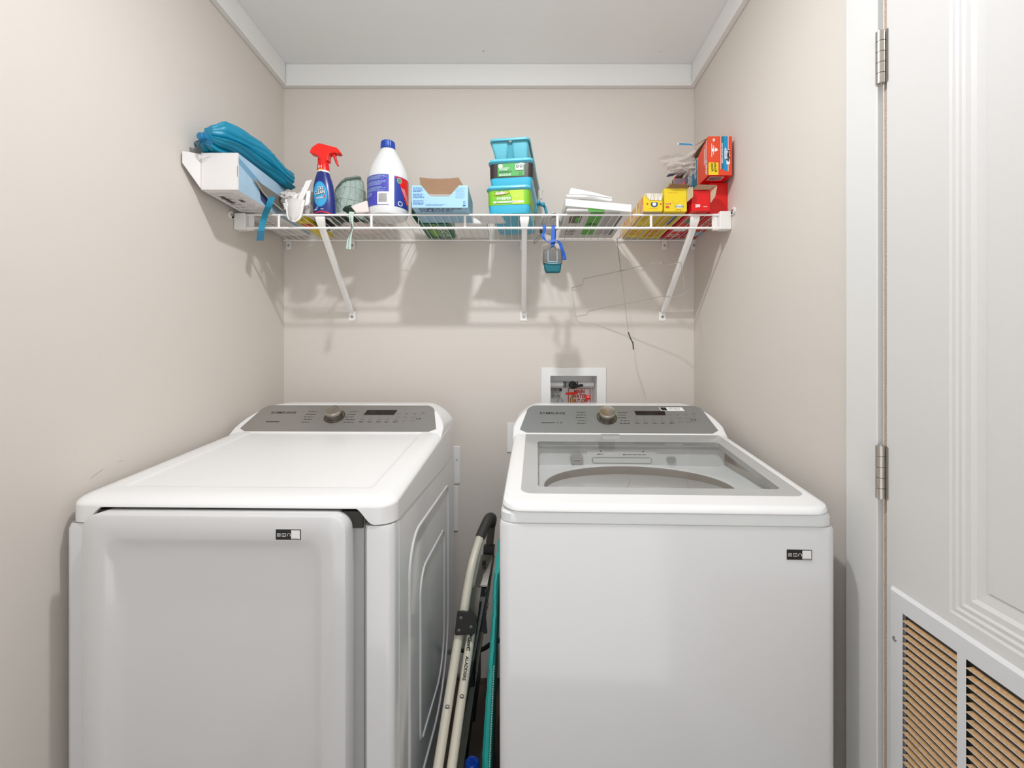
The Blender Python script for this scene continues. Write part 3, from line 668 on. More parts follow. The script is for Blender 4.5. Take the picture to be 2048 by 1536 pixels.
C('yelbox', (232, 204, 30), 0.45, var=0.06); C('yeldk', (206, 172, 24), 0.5, var=0.1); C('bluedot', (40, 80, 130), 0.5); C('redprint', (206, 62, 36), 0.5); C('grnprint', (90, 140, 110), 0.5)
C('hefblue', (18, 144, 196), 0.45); C('hefteal', (18, 110, 130), 0.45); C('brownbox', (150, 104, 72), 0.6, var=0.5, scale=60); C('violet', (92, 98, 128), 0.5, var=0.15)
C('lanyard', (14, 82, 176), 0.5, bump=0.2, scale=200, var=0.1); C('pouchg', (104, 98, 92), 0.7, bump=0.3, scale=250, var=0.05); C('poucht', (16, 104, 116), 0.7, bump=0.3, scale=250, var=0.05); C('piping', (138, 178, 190), 0.6)
C('rodsteel', (190, 184, 176), 0.35, metal=0.7, var=0.05)
M['film'] = film_mat('clear_bag_film', (214, 206, 196), 0.42); M['film2'] = film_mat('cloudy_bag_film', (206, 200, 192), 0.85)
M['stripes'] = mat('striped_print', (220, 160, 60), 0.5)
def stripes_mat(name, cols, scale, axis=(0, 1, 0)):
    m = bpy.data.materials.new(name); m.use_nodes = True; nt = m.node_tree; bs = nt.nodes['Principled BSDF']; bs.inputs['Roughness'].default_value = 0.5
    tc = nt.nodes.new('ShaderNodeTexCoord'); mp = nt.nodes.new('ShaderNodeMapping'); mp.inputs['Scale'].default_value = axis
    nz = nt.nodes.new('ShaderNodeTexNoise'); nz.inputs['Scale'].default_value = scale; nz.inputs['Detail'].default_value = 0
    cr = nt.nodes.new('ShaderNodeValToRGB'); cr.color_ramp.interpolation = 'CONSTANT'
    while len(cr.color_ramp.elements) < len(cols): cr.color_ramp.elements.new(0.5)
    for i, c in enumerate(cols):
        cr.color_ramp.elements[i].position = 0.30 + 0.4 * i / len(cols); cr.color_ramp.elements[i].color = tuple(lin(v) for v in c) + (1,)
    nt.links.new(tc.outputs['Object'], mp.inputs[0]); nt.links.new(mp.outputs[0], nz.inputs['Vector']); nt.links.new(nz.outputs['Fac'], cr.inputs[0]); nt.links.new(cr.outputs[0], bs.inputs['Base Color'])
    return m
M['stripes'] = stripes_mat('striped_print', [(226, 196, 60), (224, 130, 60), (236, 226, 200), (206, 96, 60), (232, 206, 90)], 30, (0.3, 2.2, 0.12))
M['bagstack'] = stripes_mat('stacked_bag_edges', [(228, 222, 210), (170, 160, 150), (240, 234, 220), (206, 190, 150), (226, 222, 216)], 240, (1, 0.05, 0.05))
M['bookish'] = stripes_mat('mixed_print', [(150, 110, 60), (60, 50, 60), (226, 190, 60), (200, 90, 50), (120, 100, 110)], 60, (0.3, 1.6, 0.15))

def crumple(seed, c, size, m, amp=0.25, fr=2.2, sub=4, squash=None, name=None, parent=None, detail=0.1, origin=None):
    b = MB(); bm = b.bm
    bmesh.ops.create_icosphere(bm, subdivisions=sub, radius=1.0)
    off = V((seed * 7.3, seed * 3.1, seed * 1.7))
    for v_ in bm.verts:
        p = v_.co.copy(); n1 = noise.noise(p * fr + off); n2 = abs(noise.noise(p * fr * 2.3 + off * 2)); n3 = noise.noise(p * fr * 6 + off)
        r_ = 1 + amp * (n1 * 1.2 - n2 * 1.0) + amp * detail * n3
        q = V((p.x * size[0], p.y * size[1], p.z * size[2])) * r_
        if squash is not None: q.z = max(q.z, squash)
        v_.co = V(c) + q
    b.mats.append(m)
    return b.build(name, parent, origin=origin, sharp=False)

# ---------------------------------------------------------------- long white box, far left
def front(o): return plane(o, (1, 0, 0), (0, 0, 1))
def leftf(o): return plane(o, (0, -1, 0), (0, 0, 1))
def rightf(o): return plane(o, (0, 1, 0), (0, 0, 1))
def under(o): return plane(o, (1, 0, 0), (0, -1, 0))
def topf(o): return plane(o, (1, 0, 0), (0, 1, 0))
bx0, bx1, by0, by1, bz0, bz1 = -0.932, -0.824, 1.335, 1.800, ZS, ZS + 0.109
box = thing('cardboard_box', (-0.878, 1.56, ZS), 'long white cardboard box with open end flap under the teal umbrella', 'box')
b = MB(); b.box((bx0, by0, bz0), (bx1, by1, bz1), M['cardw'], {'x+': M['skyprint']})
f = under((bx0, by0, bz0)); q = lambda x, y, l=0.0: V((bx0 + x, by0 + y, bz0 - l))
b.lines(q, 0.008, 0.02, 0.10, 0.44, 34, M['strip'], 8, 0.0005, 0.20, cw=0.012); b.lines(q, 0.012, 0.06, 0.05, 0.36, 12, M['inkl'], 9, 0.0007, 0.14, cw=0.014); b.rect(q, 0.020, 0.05, 0.034, 0.11, M['ink'], 0.0008); b.rect(q, 0.060, 0.08, 0.072, 0.10, M['ink'], 0.0008)
g = rightf((bx1, by0, bz0)); b.poly(g, [(0.11, 0.052), (0.165, 0.024), (0.165, 0.0), (0.12, 0.014)], M['navyp']); b.poly(g, [(0.0, 0.080), (0.08, 0.060), (0.12, 0.052), (0.12, 0.070), (0.0, 0.098)], M['blueprint']); b.rect(g, 0.0, 0.0, 0.004, 0.109, M['white'], 0.0006)
b.rect(front((bx1 - 0.0015, by0, bz0)), 0, 0.038, 0.0015, 0.070, M['cardb'], 0.0005)
b.build('carton', box, bevel=0.0012)
b = MB(); A = V((bx0 + 0.0005, by0, bz0 + 0.001)); 
b.loft([[V((bx0, by0, bz0 + 0.004)), V((bx0, by0, bz1 - 0.004)), V((bx0 - 0.0012, by0, bz1 - 0.004)), V((bx0 - 0.0012, by0, bz0 + 0.004))],
        [V((bx0 - 0.015, by0 - 0.052, bz0 + 0.055)), V((bx0 - 0.015, by0 - 0.052, bz1 - 0.020)), V((bx0 - 0.0165, by0 - 0.052, bz1 - 0.020)), V((bx0 - 0.0165, by0 - 0.052, bz0 + 0.055))]], M['cardw'], True, True)
b.build('end_flap', box)

# ---------------------------------------------------------------- teal umbrella on the box, with its hanging strap
H0 = P(412, 276, 1.315); H1 = P(572, 368, 1.62)
umb = thing('folded_umbrella', (-0.87, 1.46, ZS + 0.112), 'folded teal umbrella lying loosely furled on the long white box', 'umbrella')
ax = (H1 - H0); L_ = ax.length; ax.normalize(); sdx = ax.cross(V((0, 0, 1))).normalized(); upx = sdx.cross(ax).normalized()
b = MB(); rings = []; K = 40; NP = 200
for i in range(K + 1):
    t = i / K; c = H0.lerp(H1, t) + upx * (0.020 * sin(pi * min(1, t * 1.15)) + 0.006)
    R0 = (0.054 + 0.008 * sin(pi * t) - 0.006 * t) * (0.58 + 0.42 * sstep(0, 0.09, t))
    ring_ = []
    for j in range(NP):
        a = 2 * pi * j / NP; ph = a * 6 + 1.6 * t + 0.9 * noise.noise(V((cos(a) * 1.2, sin(a) * 1.2, t * 2.0 + 1.7)))
        saw = (ph / (2 * pi)) % 1.0
        fold = 0.60 + 0.40 * (saw ** 0.8 if saw < 0.86 else (1 - saw) / 0.14) + 0.07 * abs(sin(a * 9 + 2 * t + 2 * noise.noise(V((a, t * 3, 4)))))
        big = 1 + 0.22 * sin(a * 2 + 0.7 + 1.2 * t) + 0.12 * noise.noise(V((cos(a) * 1.5, sin(a) * 1.5, t * 3)))
        r_ = R0 * fold * big
        ring_.append(c + sdx * cos(a) * r_ * 0.78 + upx * sin(a) * r_ * 0.95)
    rings.append(ring_)
for rg in rings:
    for p in rg:
        d_ = p.y
        if p.z < ZS + 0.1115 and p.y > 1.300 and p.x < bx1 + 0.016: p.z = ZS + 0.1115 + (p.z - ZS - 0.1115) * 0.02
        p.x = max(p.x, XL + 0.004)
b.loft(rings, M['teal'], True, True); b.build('canopy', umb)
b = MB(); hx = H0 - ax * 0.010 + sdx * 0.0 - upx * 0.004
b.tube([hx - ax * 0.012, hx - ax * 0.010, hx, hx + ax * 0.002, hx + ax * 0.02], [0.009, 0.0105, 0.0105, 0.0155, 0.0155], M['tealknob'], 16); b.build('handle_end', umb)
b = MB(); 
for k in range(5):
    a = 0.4 + k * 0.55; s_ = hx + sdx * cos(a) * 0.012 + upx * sin(a) * -0.012
    b.tube(spline([s_, s_ + sdx * cos(a) * 0.016 - upx * sin(a) * 0.016 - ax * 0.004, s_ + sdx * cos(a) * 0.03 - upx * sin(a) * 0.020 + ax * 0.012], 4), 0.0016, M['tealdark'], 6)
b.build('ribs', umb)
b = MB(); sp = spline([P(544, 394, 1.474), P(539, 408, 1.478), P(536, 416, 1.484), P(532, 425, 1.500), P(527, 440, 1.512), P(523, 458, 1.515), P(520, 481, 1.515)], 6)
b.ribbon(sp, V((0.0085, 0.004, 0.001)), 0.0016, M['teal']); 
b.ribbon([sp[-6], sp[-1]], V((0.0095, 0.0045, 0.001)), 0.003, M['tealdark']); b.build('strap', umb)
# ---------------------------------------------------------------- grey folded board under the umbrella
brd = thing('grey_board', (-0.82, 1.55, ZS), 'bent grey board wedged under the umbrella beside the long white box', 'board')
def cpx(cx, cy): return 360 + cx * 0.19533, 220 + cy * 0.19533
b = MB()
def sheet(b, ptsfront, dpairs, m, th=0.004):
    a = [P(*cpx(x, y), d) for (x, y), d in zip(ptsfront, dpairs)]
    vs = [b.v(p) for p in a]; vb = [b.v(p + V((0, th, 0))) for p in a]; n = len(a)
    b.fv(vs, m); b.fv(list(reversed(vb)), m)
    for i in range(n): b.fv([vb[i], vb[(i + 1) % n], vs[(i + 1) % n], vs[i]], M['boardedge'])
sheet(b, [(765, 705), (1005, 870), (1062, 905), (1085, 1030), (1050, 1036), (930, 935), (850, 850)], [1.410, 1.540, 1.612, 1.620, 1.545, 1.500, 1.455], M['board'])
b.tube([P(*cpx(765, 705), 1.408), P(*cpx(850, 845), 1.453), P(*cpx(930, 932), 1.498), P(*cpx(1062, 1038), 1.538)], 0.0022, M['boardedge'], 6)
b.build('panel', brd)
# yellow packet and dark cloth deeper on the shelf
b = MB(); b.box((-0.795, 1.62, ZS), (-0.748, 1.83, ZS + 0.018), M['yelbox'], {'z-': M['yelbox']}); q = lambda x, y, l=0.0: V((-0.795 + x, 1.62 + y, ZS - l)); b.rect(q, 0.006, 0.03, 0.040, 0.07, M['redprint'], 0.0005)
tag(b.build('yellow_packet', origin=(-0.77, 1.72, ZS)), 'flat yellow packet lying on the wire shelf behind the white gloves', 'packet')
tag(crumple(3, (-0.725, 1.70, ZS + 0.014), (0.030, 0.055, 0.018), M['blackprint'], 0.3, name='black_cloth', squash=-0.0135, sub=4, origin=(-0.725, 1.70, ZS)), 'small crumpled black cloth between white gloves and spray bottle', 'cloth')
# ---------------------------------------------------------------- white mesh gloves
gl = thing('mesh_gloves', (-0.74, 1.55, ZS), 'crumpled white mesh gloves drooping over the shelf front', 'gloves')
crumple(5, P(583, 404, 1.568), (0.034, 0.022, 0.032), M['lace'], 0.30, 2.0, 5, name='mesh_body', parent=gl)
crumple(9, P(612, 404, 1.60), (0.030, 0.028, 0.050), M['lace'], 0.28, 2.0, 5, name='mesh_body', parent=gl)
crumple(13, P(574, 393, 1.56), (0.022, 0.022, 0.016), M['lace'], 0.45, 2.6, 4, name='finger', parent=gl)
crumple(14, P(577, 414, 1.530), (0.016, 0.015, 0.014), M['lacew'], 0.4, 2.0, 4, name='finger', parent=gl)
b = MB()
rings = []
for i in range(9):                            # the cuff that hangs like a tongue over the bar
    t = i / 8; cy = 400 + 43 * t; wd = 0.030 * (1 - t * 0.35) * (1 if t < .7 else sqrt(max(0, 1 - ((t - .7) / .3) ** 2)) * 0.9 + 0.1)
    c = P(590 - 2 * t, cy, 1.527 - 0.008 * sstep(0, .4, t)); rings.append([c + V((wd * s_, -0.010 * (1 - s_ * s_), 0)) for s_ in (-1, -.7, -.35, 0, .35, .7, 1)])
bk = [[p + V((0, 0.003, 0)) for p in rg] for rg in rings]
b.loft(rings, M['lace'], closed=False); b.loft([list(reversed(r)) for r in bk], M['lace'], closed=False)
rim = [r[0] for r in rings] + [rings[-1][3]] + [r[-1] for r in reversed(rings)]
b.tube(rim, 0.0034, M['lacew'], 6); b.build('cuff', gl)
b = MB(); b.ribbon(spline([P(596, 412, 1.54), P(604, 392, 1.545), P(611, 378, 1.55), P(618, 361, 1.55)], 5), V((0.0095, 0.002, 0.003)), 0.004, M['lacew']); b.build('strap', gl)
b = MB(); b.ribbon(spline([P(600, 412, 1.535), P(612, 410, 1.53), P(616, 398, 1.53), P(617, 382, 1.535)], 5), V((0.0055, 0.002, 0.002)), 0.004, M['lacew'])
b.ribbon(spline([P(588, 405, 1.54), P(590, 394, 1.535), P(596, 388, 1.54)], 5), V((0.006, 0.002, 0.003)), 0.004, M['lacew']); b.build('strap', gl)

# ---------------------------------------------------------------- stain remover spray bottle
SC = P(649, 425, 1.567); SC.z = ZS
sb = thing('spray_bottle', SC, 'dark blue stain remover spray bottle with red trigger head', 'bottle')
def ovring(cx, cy, z, rx, ry, n=40): return [V((cx + rx * cos(2 * pi * i / n), cy + ry * sin(2 * pi * i / n), z)) for i in range(n)]
zz = lambda px: ZC + (CY - px) * 1.55 / F                 # height of a pixel row at the bottle
prof = [(428.5, .034, .020), (427.5, .037, .023), (420, .0375, .0245), (400, .0370, .0245), (385, .0360, .024), (370, .0335, .0235), (358, .0290, .022), (350, .0245, .020), (344, .0215, .0185), (341, .0200, .018)]
shift = lambda px: -0.004 * sstep(420, 350, px)
b = MB(); b.loft([ovring(SC.x + shift(p), SC.y, max(zz(p), ZS), rx, ry) for p, rx, ry in prof], M['oxiblue'], True, True); body = b.build('bottle_body', sb)
b = MB(); b.loft([ovring(SC.x - 0.004, SC.y, zz(p), rx, ry) for p, rx, ry in ((343, .0215, .0190), (342.5, .0215, .019), (339.5, .0212, .0187), (326, .0195, .0175), (325, .0180, .017))], None, True, True, mats=[M['white'], M['white'], M['red'], M['red']]); b.build('neck_collar', sb)
def onb(x, y, l=0.0):                                     # x across the front (m), y pixel row
    row = y; k = 0
    for (p1, r1, s1_), (p2, r2, s2_) in zip(prof, prof[1:]):
        if p2 <= row <= p1:
            t = (p1 - row) / (p1 - p2); rx = r1 + (r2 - r1) * t; ry = s1_ + (s2_ - s1_) * t; break
    else: rx, ry = prof[1][1:]
    a = max(-0.98, min(0.98, x / rx)); return V((SC.x + shift(row) + rx * a, SC.y - ry * sqrt(1 - a * a) - l, zz(row)))
ofr = lambda x, y, l=0.0: onb(x, 428 - y * F / 1.55, l)
b = MB()
for k, (rw, rh, m_) in enumerate(((0.026, 0.046, 'oxideep'), (0.0235, 0.042, 'oxicyan'), (0.019, 0.035, 'lightblue'))):
    cx_, cy_ = -0.004, 0.066
    if k == 2: m_ = 'oxicyan'
    n = 28
    for i in range(n):
        a, c2 = 2 * pi * i / n, 2 * pi * (i + 1) / n
        for (r0, r1) in ((0, .5), (.5, 1)):
            b.face([ofr(cx_ + rw * r0 * cos(a), cy_ + rh * r0 * sin(a), 0.0006 + k * .0003), ofr(cx_ + rw * r1 * cos(a), cy_ + rh * r1 * sin(a), 0.0006 + k * .0003), ofr(cx_ + rw * r1 * cos(c2), cy_ + rh * r1 * sin(c2), 0.0006 + k * .0003), ofr(cx_ + rw * r0 * cos(c2), cy_ + rh * r0 * sin(c2), 0.0006 + k * .0003)], M[m_])
for (tx, x, y, s_) in (('OXI', -0.0135, 0.0780, 0.0165), ('CLEAN', -0.0235, 0.0635, 0.0165)):
    b.text(ofr, tx, x + .0009, y - .0009, s_, M['blackprint'], 0.0017, 0.06, 0.12, sx=0.74, rot=0.12); b.text(ofr, tx, x, y, s_, M['white'], 0.0022, 0.02, 0.12, sx=0.74, rot=0.12)
b.poly(ofr, [(-.020, .046), (.008, .051), (.014, .057), (.013, .062), (-.012, .055), (-.020, .053)], M['redprint'], 0.0018)
b.text(ofr, 'MAX FORCE', -.0165, .0485, 0.0062, M['white'], 0.0024, 0.03, 0.2, sx=0.75, rot=0.17)
b.poly(ofr, [(-.021, .044), (.012, .049), (-.006, .039)], M['strip'], 0.0018)
for k in range(4): b.poly(ofr, [(-.028 + .003 * k, .010), (-.026 + .003 * k, .010), (-.006 + .001 * k, .036)], M['lightblue'], 0.0019)
b.lines(ofr, -.026, .012, -.012, .016, 1, M['white'], 3, 0.0024, 0.5, cw=.005); b.lines(ofr, -.002, .012, .010, .016, 1, M['white'], 4, 0.0024, 0.5, cw=.004)
for i in range(14):                                       # red crescent along the foot
    xa = -.032 + .062 * i / 14; xb_ = -.032 + .062 * (i + 1) / 14; ya = lambda x: 0.0080 - 7.0 * x * x * 1.0
    b.face([ofr(xa, max(ya(xa) - .004, .0005), .0008), ofr(xb_, max(ya(xb_) - .004, .0005), .0008), ofr(xb_, max(ya(xb_), .001), .0008), ofr(xa, max(ya(xa), .001), .0008)], M['red'])
b.build('front_label', body)['label'] = 'blue label with white lettering and red banner'
b = MB(); nfr = lambda x, y, l=0.0: V((SC.x - 0.004 + x, SC.y - 0.0185 * sqrt(max(0.05, 1 - (x / .0205) ** 2)) - l, zz(343) + y))
b.text(nfr, '5\u00b71', -.011, .0125, 0.012, M['white'], 0.0008, 0.04, 0.1); b.rect(nfr, -.011, .0055, .005, .0085, M['yellowp'], .0008, 4); b.lines(nfr, -.011, -.002, .008, .002, 1, M['inkl'], 4, .0012, .5, nx=2); b.build('collar_print', sb)
# trigger head: side outline extruded, rounded
b = MB(); hf = plane(P(600, 280, 1.567 - 0.013), (1, 0, 0), (0, 0, 1)); s_ = 1.554 / F * (100 / 1024)
def hp(x, y): return (x * s_, -y * s_)
out = [hp(*p) for p in ((375, 420), (375, 330), (300, 290), (205, 262), (195, 235), (235, 150), (300, 100), (375, 58), (430, 68), (740, 150), (790, 190), (800, 225), (820, 240), (812, 262), (760, 270), (700, 255), (600, 270), (575, 310), (575, 420))]
b.prism(hf, list(reversed(out)), 0.026, M['bottlered']); b.build('trigger_head', sb, bevel=0.005, seg=4)
b = MB(); tf = plane(P(600, 280, 1.567 - 0.006), (1, 0, 0), (0, 0, 1)); out = [hp(*p) for p in ((610, 280), (650, 300), (690, 370), (730, 480), (762, 528), (780, 515), (755, 420), (735, 360), (725, 270), (660, 262))]
b.prism(tf, list(reversed(out)), 0.012, M['redp']); b.build('trigger', sb, bevel=0.002)
b = MB()
for k in range(4): b.loft([ovring(SC.x - 0.004, SC.y, zz(325 - k * 3 + .3), 0.0172, 0.0165, 32), ovring(SC.x - 0.004, SC.y, zz(323.8 - k * 3), 0.0185, 0.0178, 32), ovring(SC.x - 0.004, SC.y, zz(322.3 - k * 3), 0.0172, 0.0165, 32)], M['bottlered'], True, True)
b.build('neck_ring', sb)

# ---------------------------------------------------------------- sage quilted cap and the things round it
cap = thing('quilted_cap', (-0.55, 1.68, ZS), 'sage green quilted cotton cap between spray bottle and bleach jug', 'cap')
b = MB(); rings = []; cc = P(700, 400, 1.680)
NA, NR = 96, 34
for i in range(NR + 1):
    t = i / NR; a = t * pi * 0.5 * 1.0; ring_ = []
    for j in range(NA):
        th = 2 * pi * j / NA
        z = 0.150 * sin(a) ** 0.9; rad = cos(a) ** 0.65 if i < NR else 0.0
        x = 0.064 * rad * cos(th); y = 0.075 * rad * sin(th)
        # high peak to the right, sunken crown to the left
        z += 0.048 * sstep(0.0, 1, x / 0.064 + 0.15) * sstep(0.25, 1, t) - 0.036 * sstep(0.2, -0.8, x / 0.064) * sstep(0.2, 0.8, t)
        pn = V((x * 26, y * 26, z * 26)); z += 0.006 * noise.noise(pn) ; x += 0.006 * noise.noise(pn + V((5, 0, 0))); y += 0.006 * noise.noise(pn + V((0, 9, 0)))
        qd = (x * 0.7 + z * 0.7) * 220; qq = 0.0034 * abs(sin(qd * 0.8)) * sstep(0.0, 0.02, x + 0.02)
        qq += 0.0016 * noise.noise(V((x, y, z)) * 150)
        ring_.append(V((cc.x + x + qq * cos(th), cc.y + y + qq * sin(th), ZS + 0.014 + z)))
    rings.append(ring_)
b.loft(rings, M['sage'], False, False); crown = b.build('crown', cap)
b = MB()
for j in range(50, 94, 5):
    b.tube([rings[i][(j + i // 4) % NA] + V((cos(2 * pi * j / NA), sin(2 * pi * j / NA), 0)) * .0006 for i in range(1, NR - 4)],   .0006, M['seam'], 5)
for i in (8, 15, 21): b.tube([rings[i][j] + V((cos(2 * pi * j / NA), sin(2 * pi * j / NA), 0)) * .0006 for j in range(46, 96)], .0006, M['seam'], 5)
b.build('quilting_seams', crown)
b = MB(); pts = [V((cc.x + 0.068 * cos(a), cc.y + 0.078 * sin(a), ZS + 0.026 + 0.008 * cos(a * 2 + .5))) for a in [2 * pi * i / 40 for i in range(40)]]
b.tube(pts, 0.0065, M['sagelt'], 10, True); b.build('brim_band', cap)
b = MB(); b.tube([p + V((0, -0.004, 0.003)) for p in rings[22][50:92]], [0.0045 + 0.0006 * sin(i * 0.5) for i in range(42)], M['sagedk'], 8); b.build('fold', cap)
tag(crumple(21, P(702, 419, 1.570), (0.028, 0.020, 0.013), M['pattern'], 0.22, 2.2, 4, name='patterned_cloth', origin=(-0.61, 1.60, ZS)), 'small dark green patterned cloth tucked under the sage cap', 'cloth')
b = MB(); fr_ = lambda x, y, l=0.0: None
a_ = [P(700, 412, 1.55), P(734, 400, 1.552), P(737, 424, 1.55), P(712, 426, 1.546)]
vs = [b.v(p) for p in a_]; vb = [b.v(p + V((0, 0.012, 0))) for p in a_]; b.fv(vs, M['pinkw']); b.fv(list(reversed(vb)), M['pinkw'])
for i in range(4): b.fv([vb[i], vb[(i + 1) % 4], vs[(i + 1) % 4], vs[i]], M['pinkw'])
tag(b.build('white_cloth', origin=P(720, 428, 1.55), bevel=0.004, seg=3), 'folded corner of pinkish white cloth left of the bleach jug', 'cloth')
tag(crumple(22, (-0.590, 1.725, ZS + 0.0045), (0.075, 0.080, 0.0050), M['pinkw'], 0.25, 2.5, 4, squash=-0.0042, name='folded_cloth', origin=(-0.59, 1.72, ZS)), 'flat folded beige cloth lying on the shelf wires beneath the sage cap', 'cloth')
b = MB(); sp = spline([P(712, 425, 1.55), P(704, 424.5, 1.530), P(702.5, 430, 1.5285), P(703, 445, 1.528), P(705, 456, 1.528), P(701, 470, 1.528), P(698, 484, 1.528), P(697, 498, 1.528)], 6)
ws = [V((0.0062 * (1 if i < 12 else 0.45 + 0.55 * abs(cos((i - 12) / 30 * pi))), 0.002 + 0.003 * sin(i * 0.2), 0)) for i in range(len(sp))]
b.ribbon(sp, ws, 0.0008, M['tape'])
for i in range(14, len(sp) - 1, 1):
    p = sp[i]; b.box((p.x - 0.004, p.y - 0.0022, p.z - 0.0006), (p.x + 0.0005, p.y - 0.0012, p.z + 0.0006), M['ink'])
tag(b.build('measuring_tape', origin=sp[0]), 'pale mint measuring tape dangling over the shelf front', 'measuring tape')

# ---------------------------------------------------------------- bleach jug
BC = V(((776 - CX) * 1.602 / F, 1.602, ZS))
jug = thing('bleach_jug', BC, 'large white bleach jug with blue cap and purple back label', 'jug')
zb = lambda px: ZC + (CY - px) * 1.60 / F
jp = [(444, .058), (441, .0665), (436, .0695), (428, .0700), (380, .0702), (362, .0700), (356, .0690), (350, .0665), (342, .0620), (334, .0560), (326, .0490), (318, .0420), (310, .0345), (304, .0285), (300, .0245), (297, .0225)]
def jr(z, r, n=56):
    out = []
    for i in range(n):
        a = 2 * pi * i / n; out.append(V((BC.x + r * cos(a), BC.y + 0.86 * r * sin(a), z)))
    return out
z_lo = ZS
def zj(px): return z_lo + (zb(px) - zb(444)) * (zb(297) - z_lo) / (zb(297) - zb(444))
b = MB(); b.loft([jr(zj(p), r) for p, r in jp], M['bleach'], True, True); b.build('jug_body', jug)
b = MB(); n = 40
rings = []
zc0 = zj(297)
for z, r in ((zc0 - .004, .0235), (zc0 + .001, .0245), (zc0 + .020, .0235), (zc0 + .0225, .0215), (zc0 + .0225, .0)):
    rings.append([V((BC.x + (r + (0.0007 if i % 2 else 0)) * cos(2 * pi * i / 60), BC.y + (r + (0.0007 if i % 2 else 0)) * sin(2 * pi * i / 60), z)) for i in range(60)])
b.loft(rings[:-1], M['capblue'], True, True); b.build('cap', jug)
RJ = 0.0703
def jf(x, y, l=0.0):                                       # x in degrees from straight ahead, y metres above the shelf
    a = radians(x - 90); return V((BC.x + (RJ + l) * cos(a), BC.y + 0.86 * (RJ + l) * sin(a), z_lo + y))
b = MB(); y0_, y1_ = 0.030, 0.134
L0, L1 = -88, 16
b.rect(jf, L0, y0_, L1, y1_, M['bleachlbl'], 0.0006, 16)
b.lines(jf, L0 + 3, 0.118, L1 - 2, 0.131, 4, M['skyprint'], 5, .0010, .45, cw=5, nx=1)
b.lines(jf, L0 + 3, 0.098, L1 - 3, 0.113, 4, M['skyprint'], 6, .0010, .45, cw=5); b.lines(jf, L0 + 3, 0.078, L1 - 4, 0.093, 4, M['skyprint'], 7, .0010, .45, cw=5)
b.lines(jf, L0 + 3, 0.062, -22, 0.075, 3, M['skyprint'], 8, .0010, .45, cw=5); b.lines(jf, L0 + 3, 0.036, -62, 0.060, 5, M['skyprint'], 9, .0010, .45, cw=4)
b.rect(jf, -16, 0.032, L1 + 0.5, 0.075, M['white'], 0.0010, 5)
for k in range(17): b.rect(jf, -12, 0.039 + k * 0.0018, 11, 0.039 + k * 0.0018 + (0.0010 if k % 3 else 0.0006), M['inkl'], 0.0014, 4)
b.build('back_label', jug)['label'] = 'purple back label with barcode'
b = MB(); b.rect(jf, 31, y0_ - 0.002, 100, y1_ - 0.002, M['bleachblu'], 0.0006, 12)
for i in range(12):
    a0, a1 = 33 + 5 * i, 38 + 5 * i; low = lambda a: 0.128 - 0.085 * sstep(33, 76, a); hi = y1_ - 0.004
    b.face([jf(a0, max(low(a0), .034), .0010), jf(a1, max(low(a1), .034), .0010), jf(a1, hi, .0010), jf(a0, hi, .0010)], M['redp'])
for k in range(3):
    for i in range(8):
        a0, a1 = 52 + k * 5 + 3.5 * i, 55.5 + k * 5 + 3.5 * i; hh = lambda a: 0.094 - 0.0017 * (a - 52 - k * 5)
        b.face([jf(a0, hh(a0), .0013), jf(a1, hh(a1), .0013), jf(a1, hh(a1) + .0022, .0013), jf(a0, hh(a0) + .0022, .0013)], M['white'])
b.disc(jf, 46, 0.118, 8, 0.010, M['boardedge'], .0014, 12); b.disc(jf, 46, 0.118, 6, 0.0075, M['grnprint'], .0017, 12)
b.ring(jf, 49, 0.040, 8, 0.0085, 2.2, M['white'], .0014, 14); b.build('front_label', jug)['label'] = 'red and blue front label'

# ---------------------------------------------------------------- light blue open dispenser box, green box behind
dbx = thing('dryer_sheet_box', (-0.25, 1.56, ZS), 'light blue carton with cut-out front and lid flap standing open', 'box')
x0_, x1_, y0d, y1d, hb = -0.3475, -0.165, 1.484, 1.640, 0.0725
b = MB(); f = front((x0_, y0d, ZS)); wB = x1_ - x0_
def hx_(px): return (px - 823.5) * 1.484 / F
fo = [(0, 0), (wB, 0), (wB, hb), (hx_(918), hb), (hx_(900), 0.040), (hx_(897), 0.036), (hx_(863), 0.036), (hx_(858), 0.041), (hx_(842), hb), (0, hb)]
b.prism(f, fo, 0.0012, M['lightblue'], M['cardw'], M['cardw'])
b.box((x0_, y0d + .0013, ZS + .0013), (x0_ + .0012, y1d - .0013, ZS + hb - .0012), M['lightblue']); b.box((x1_ - .0012, y0d + .0013, ZS + .0013), (x1_, y1d - .0013, ZS + hb - .0012), M['lightblue'])
b.box((x0_, y1d - .0012, ZS + .0013), (x1_, y1d, ZS + hb - .0012), M['cardb']); b.box((x0_, y0d + .0013, ZS + .0), (x1_, y1d, ZS + .0012), M['lightblue'])
for (u, v, s_) in ((.004, .050, 1), (.004, .030, 2), (.004, .008, 3)): b.lines(f, u, v, .034 + .004 * (s_), v + .016, 4, M['oxideep'], 10 + s_, .0005, .4, cw=.005)
b.lines(f, .142, .030, .176, .066, 9, M['blueprint'], 20, .0005, .35, cw=.004); b.lines(f, .045, .005, .110, .012, 2, M['oxideep'], 22, .0005, .35, cw=.004)
b.ring(f, .1705, .0165, .004, .005, .0012, M['oxideep'], .0005, 12); b.rect(f, .166, .004, .175, .009, M['oxideep'], .0005)
q = lambda x, y, l=0.0: V((x0_ + x, y0d + y, ZS - l)); b.lines(q, 0.02, 0.006, 0.16, 0.040, 3, M['navyp'], 31, .0005, .5, cw=.012); b.disc(q, 0.055, 0.022, 0.011, 0.016, M['navyp'], .0008, 14); b.disc(q, 0.055, 0.022, 0.006, 0.009, M['lightblue'], .0011, 14)
rf_ = rightf((x1_, y0d, ZS)); b.lines(rf_, .02, .01, .13, .06, 6, M['blueprint'], 32, .0005, .3, cw=.02)
b.build('carton', dbx, smooth=False)
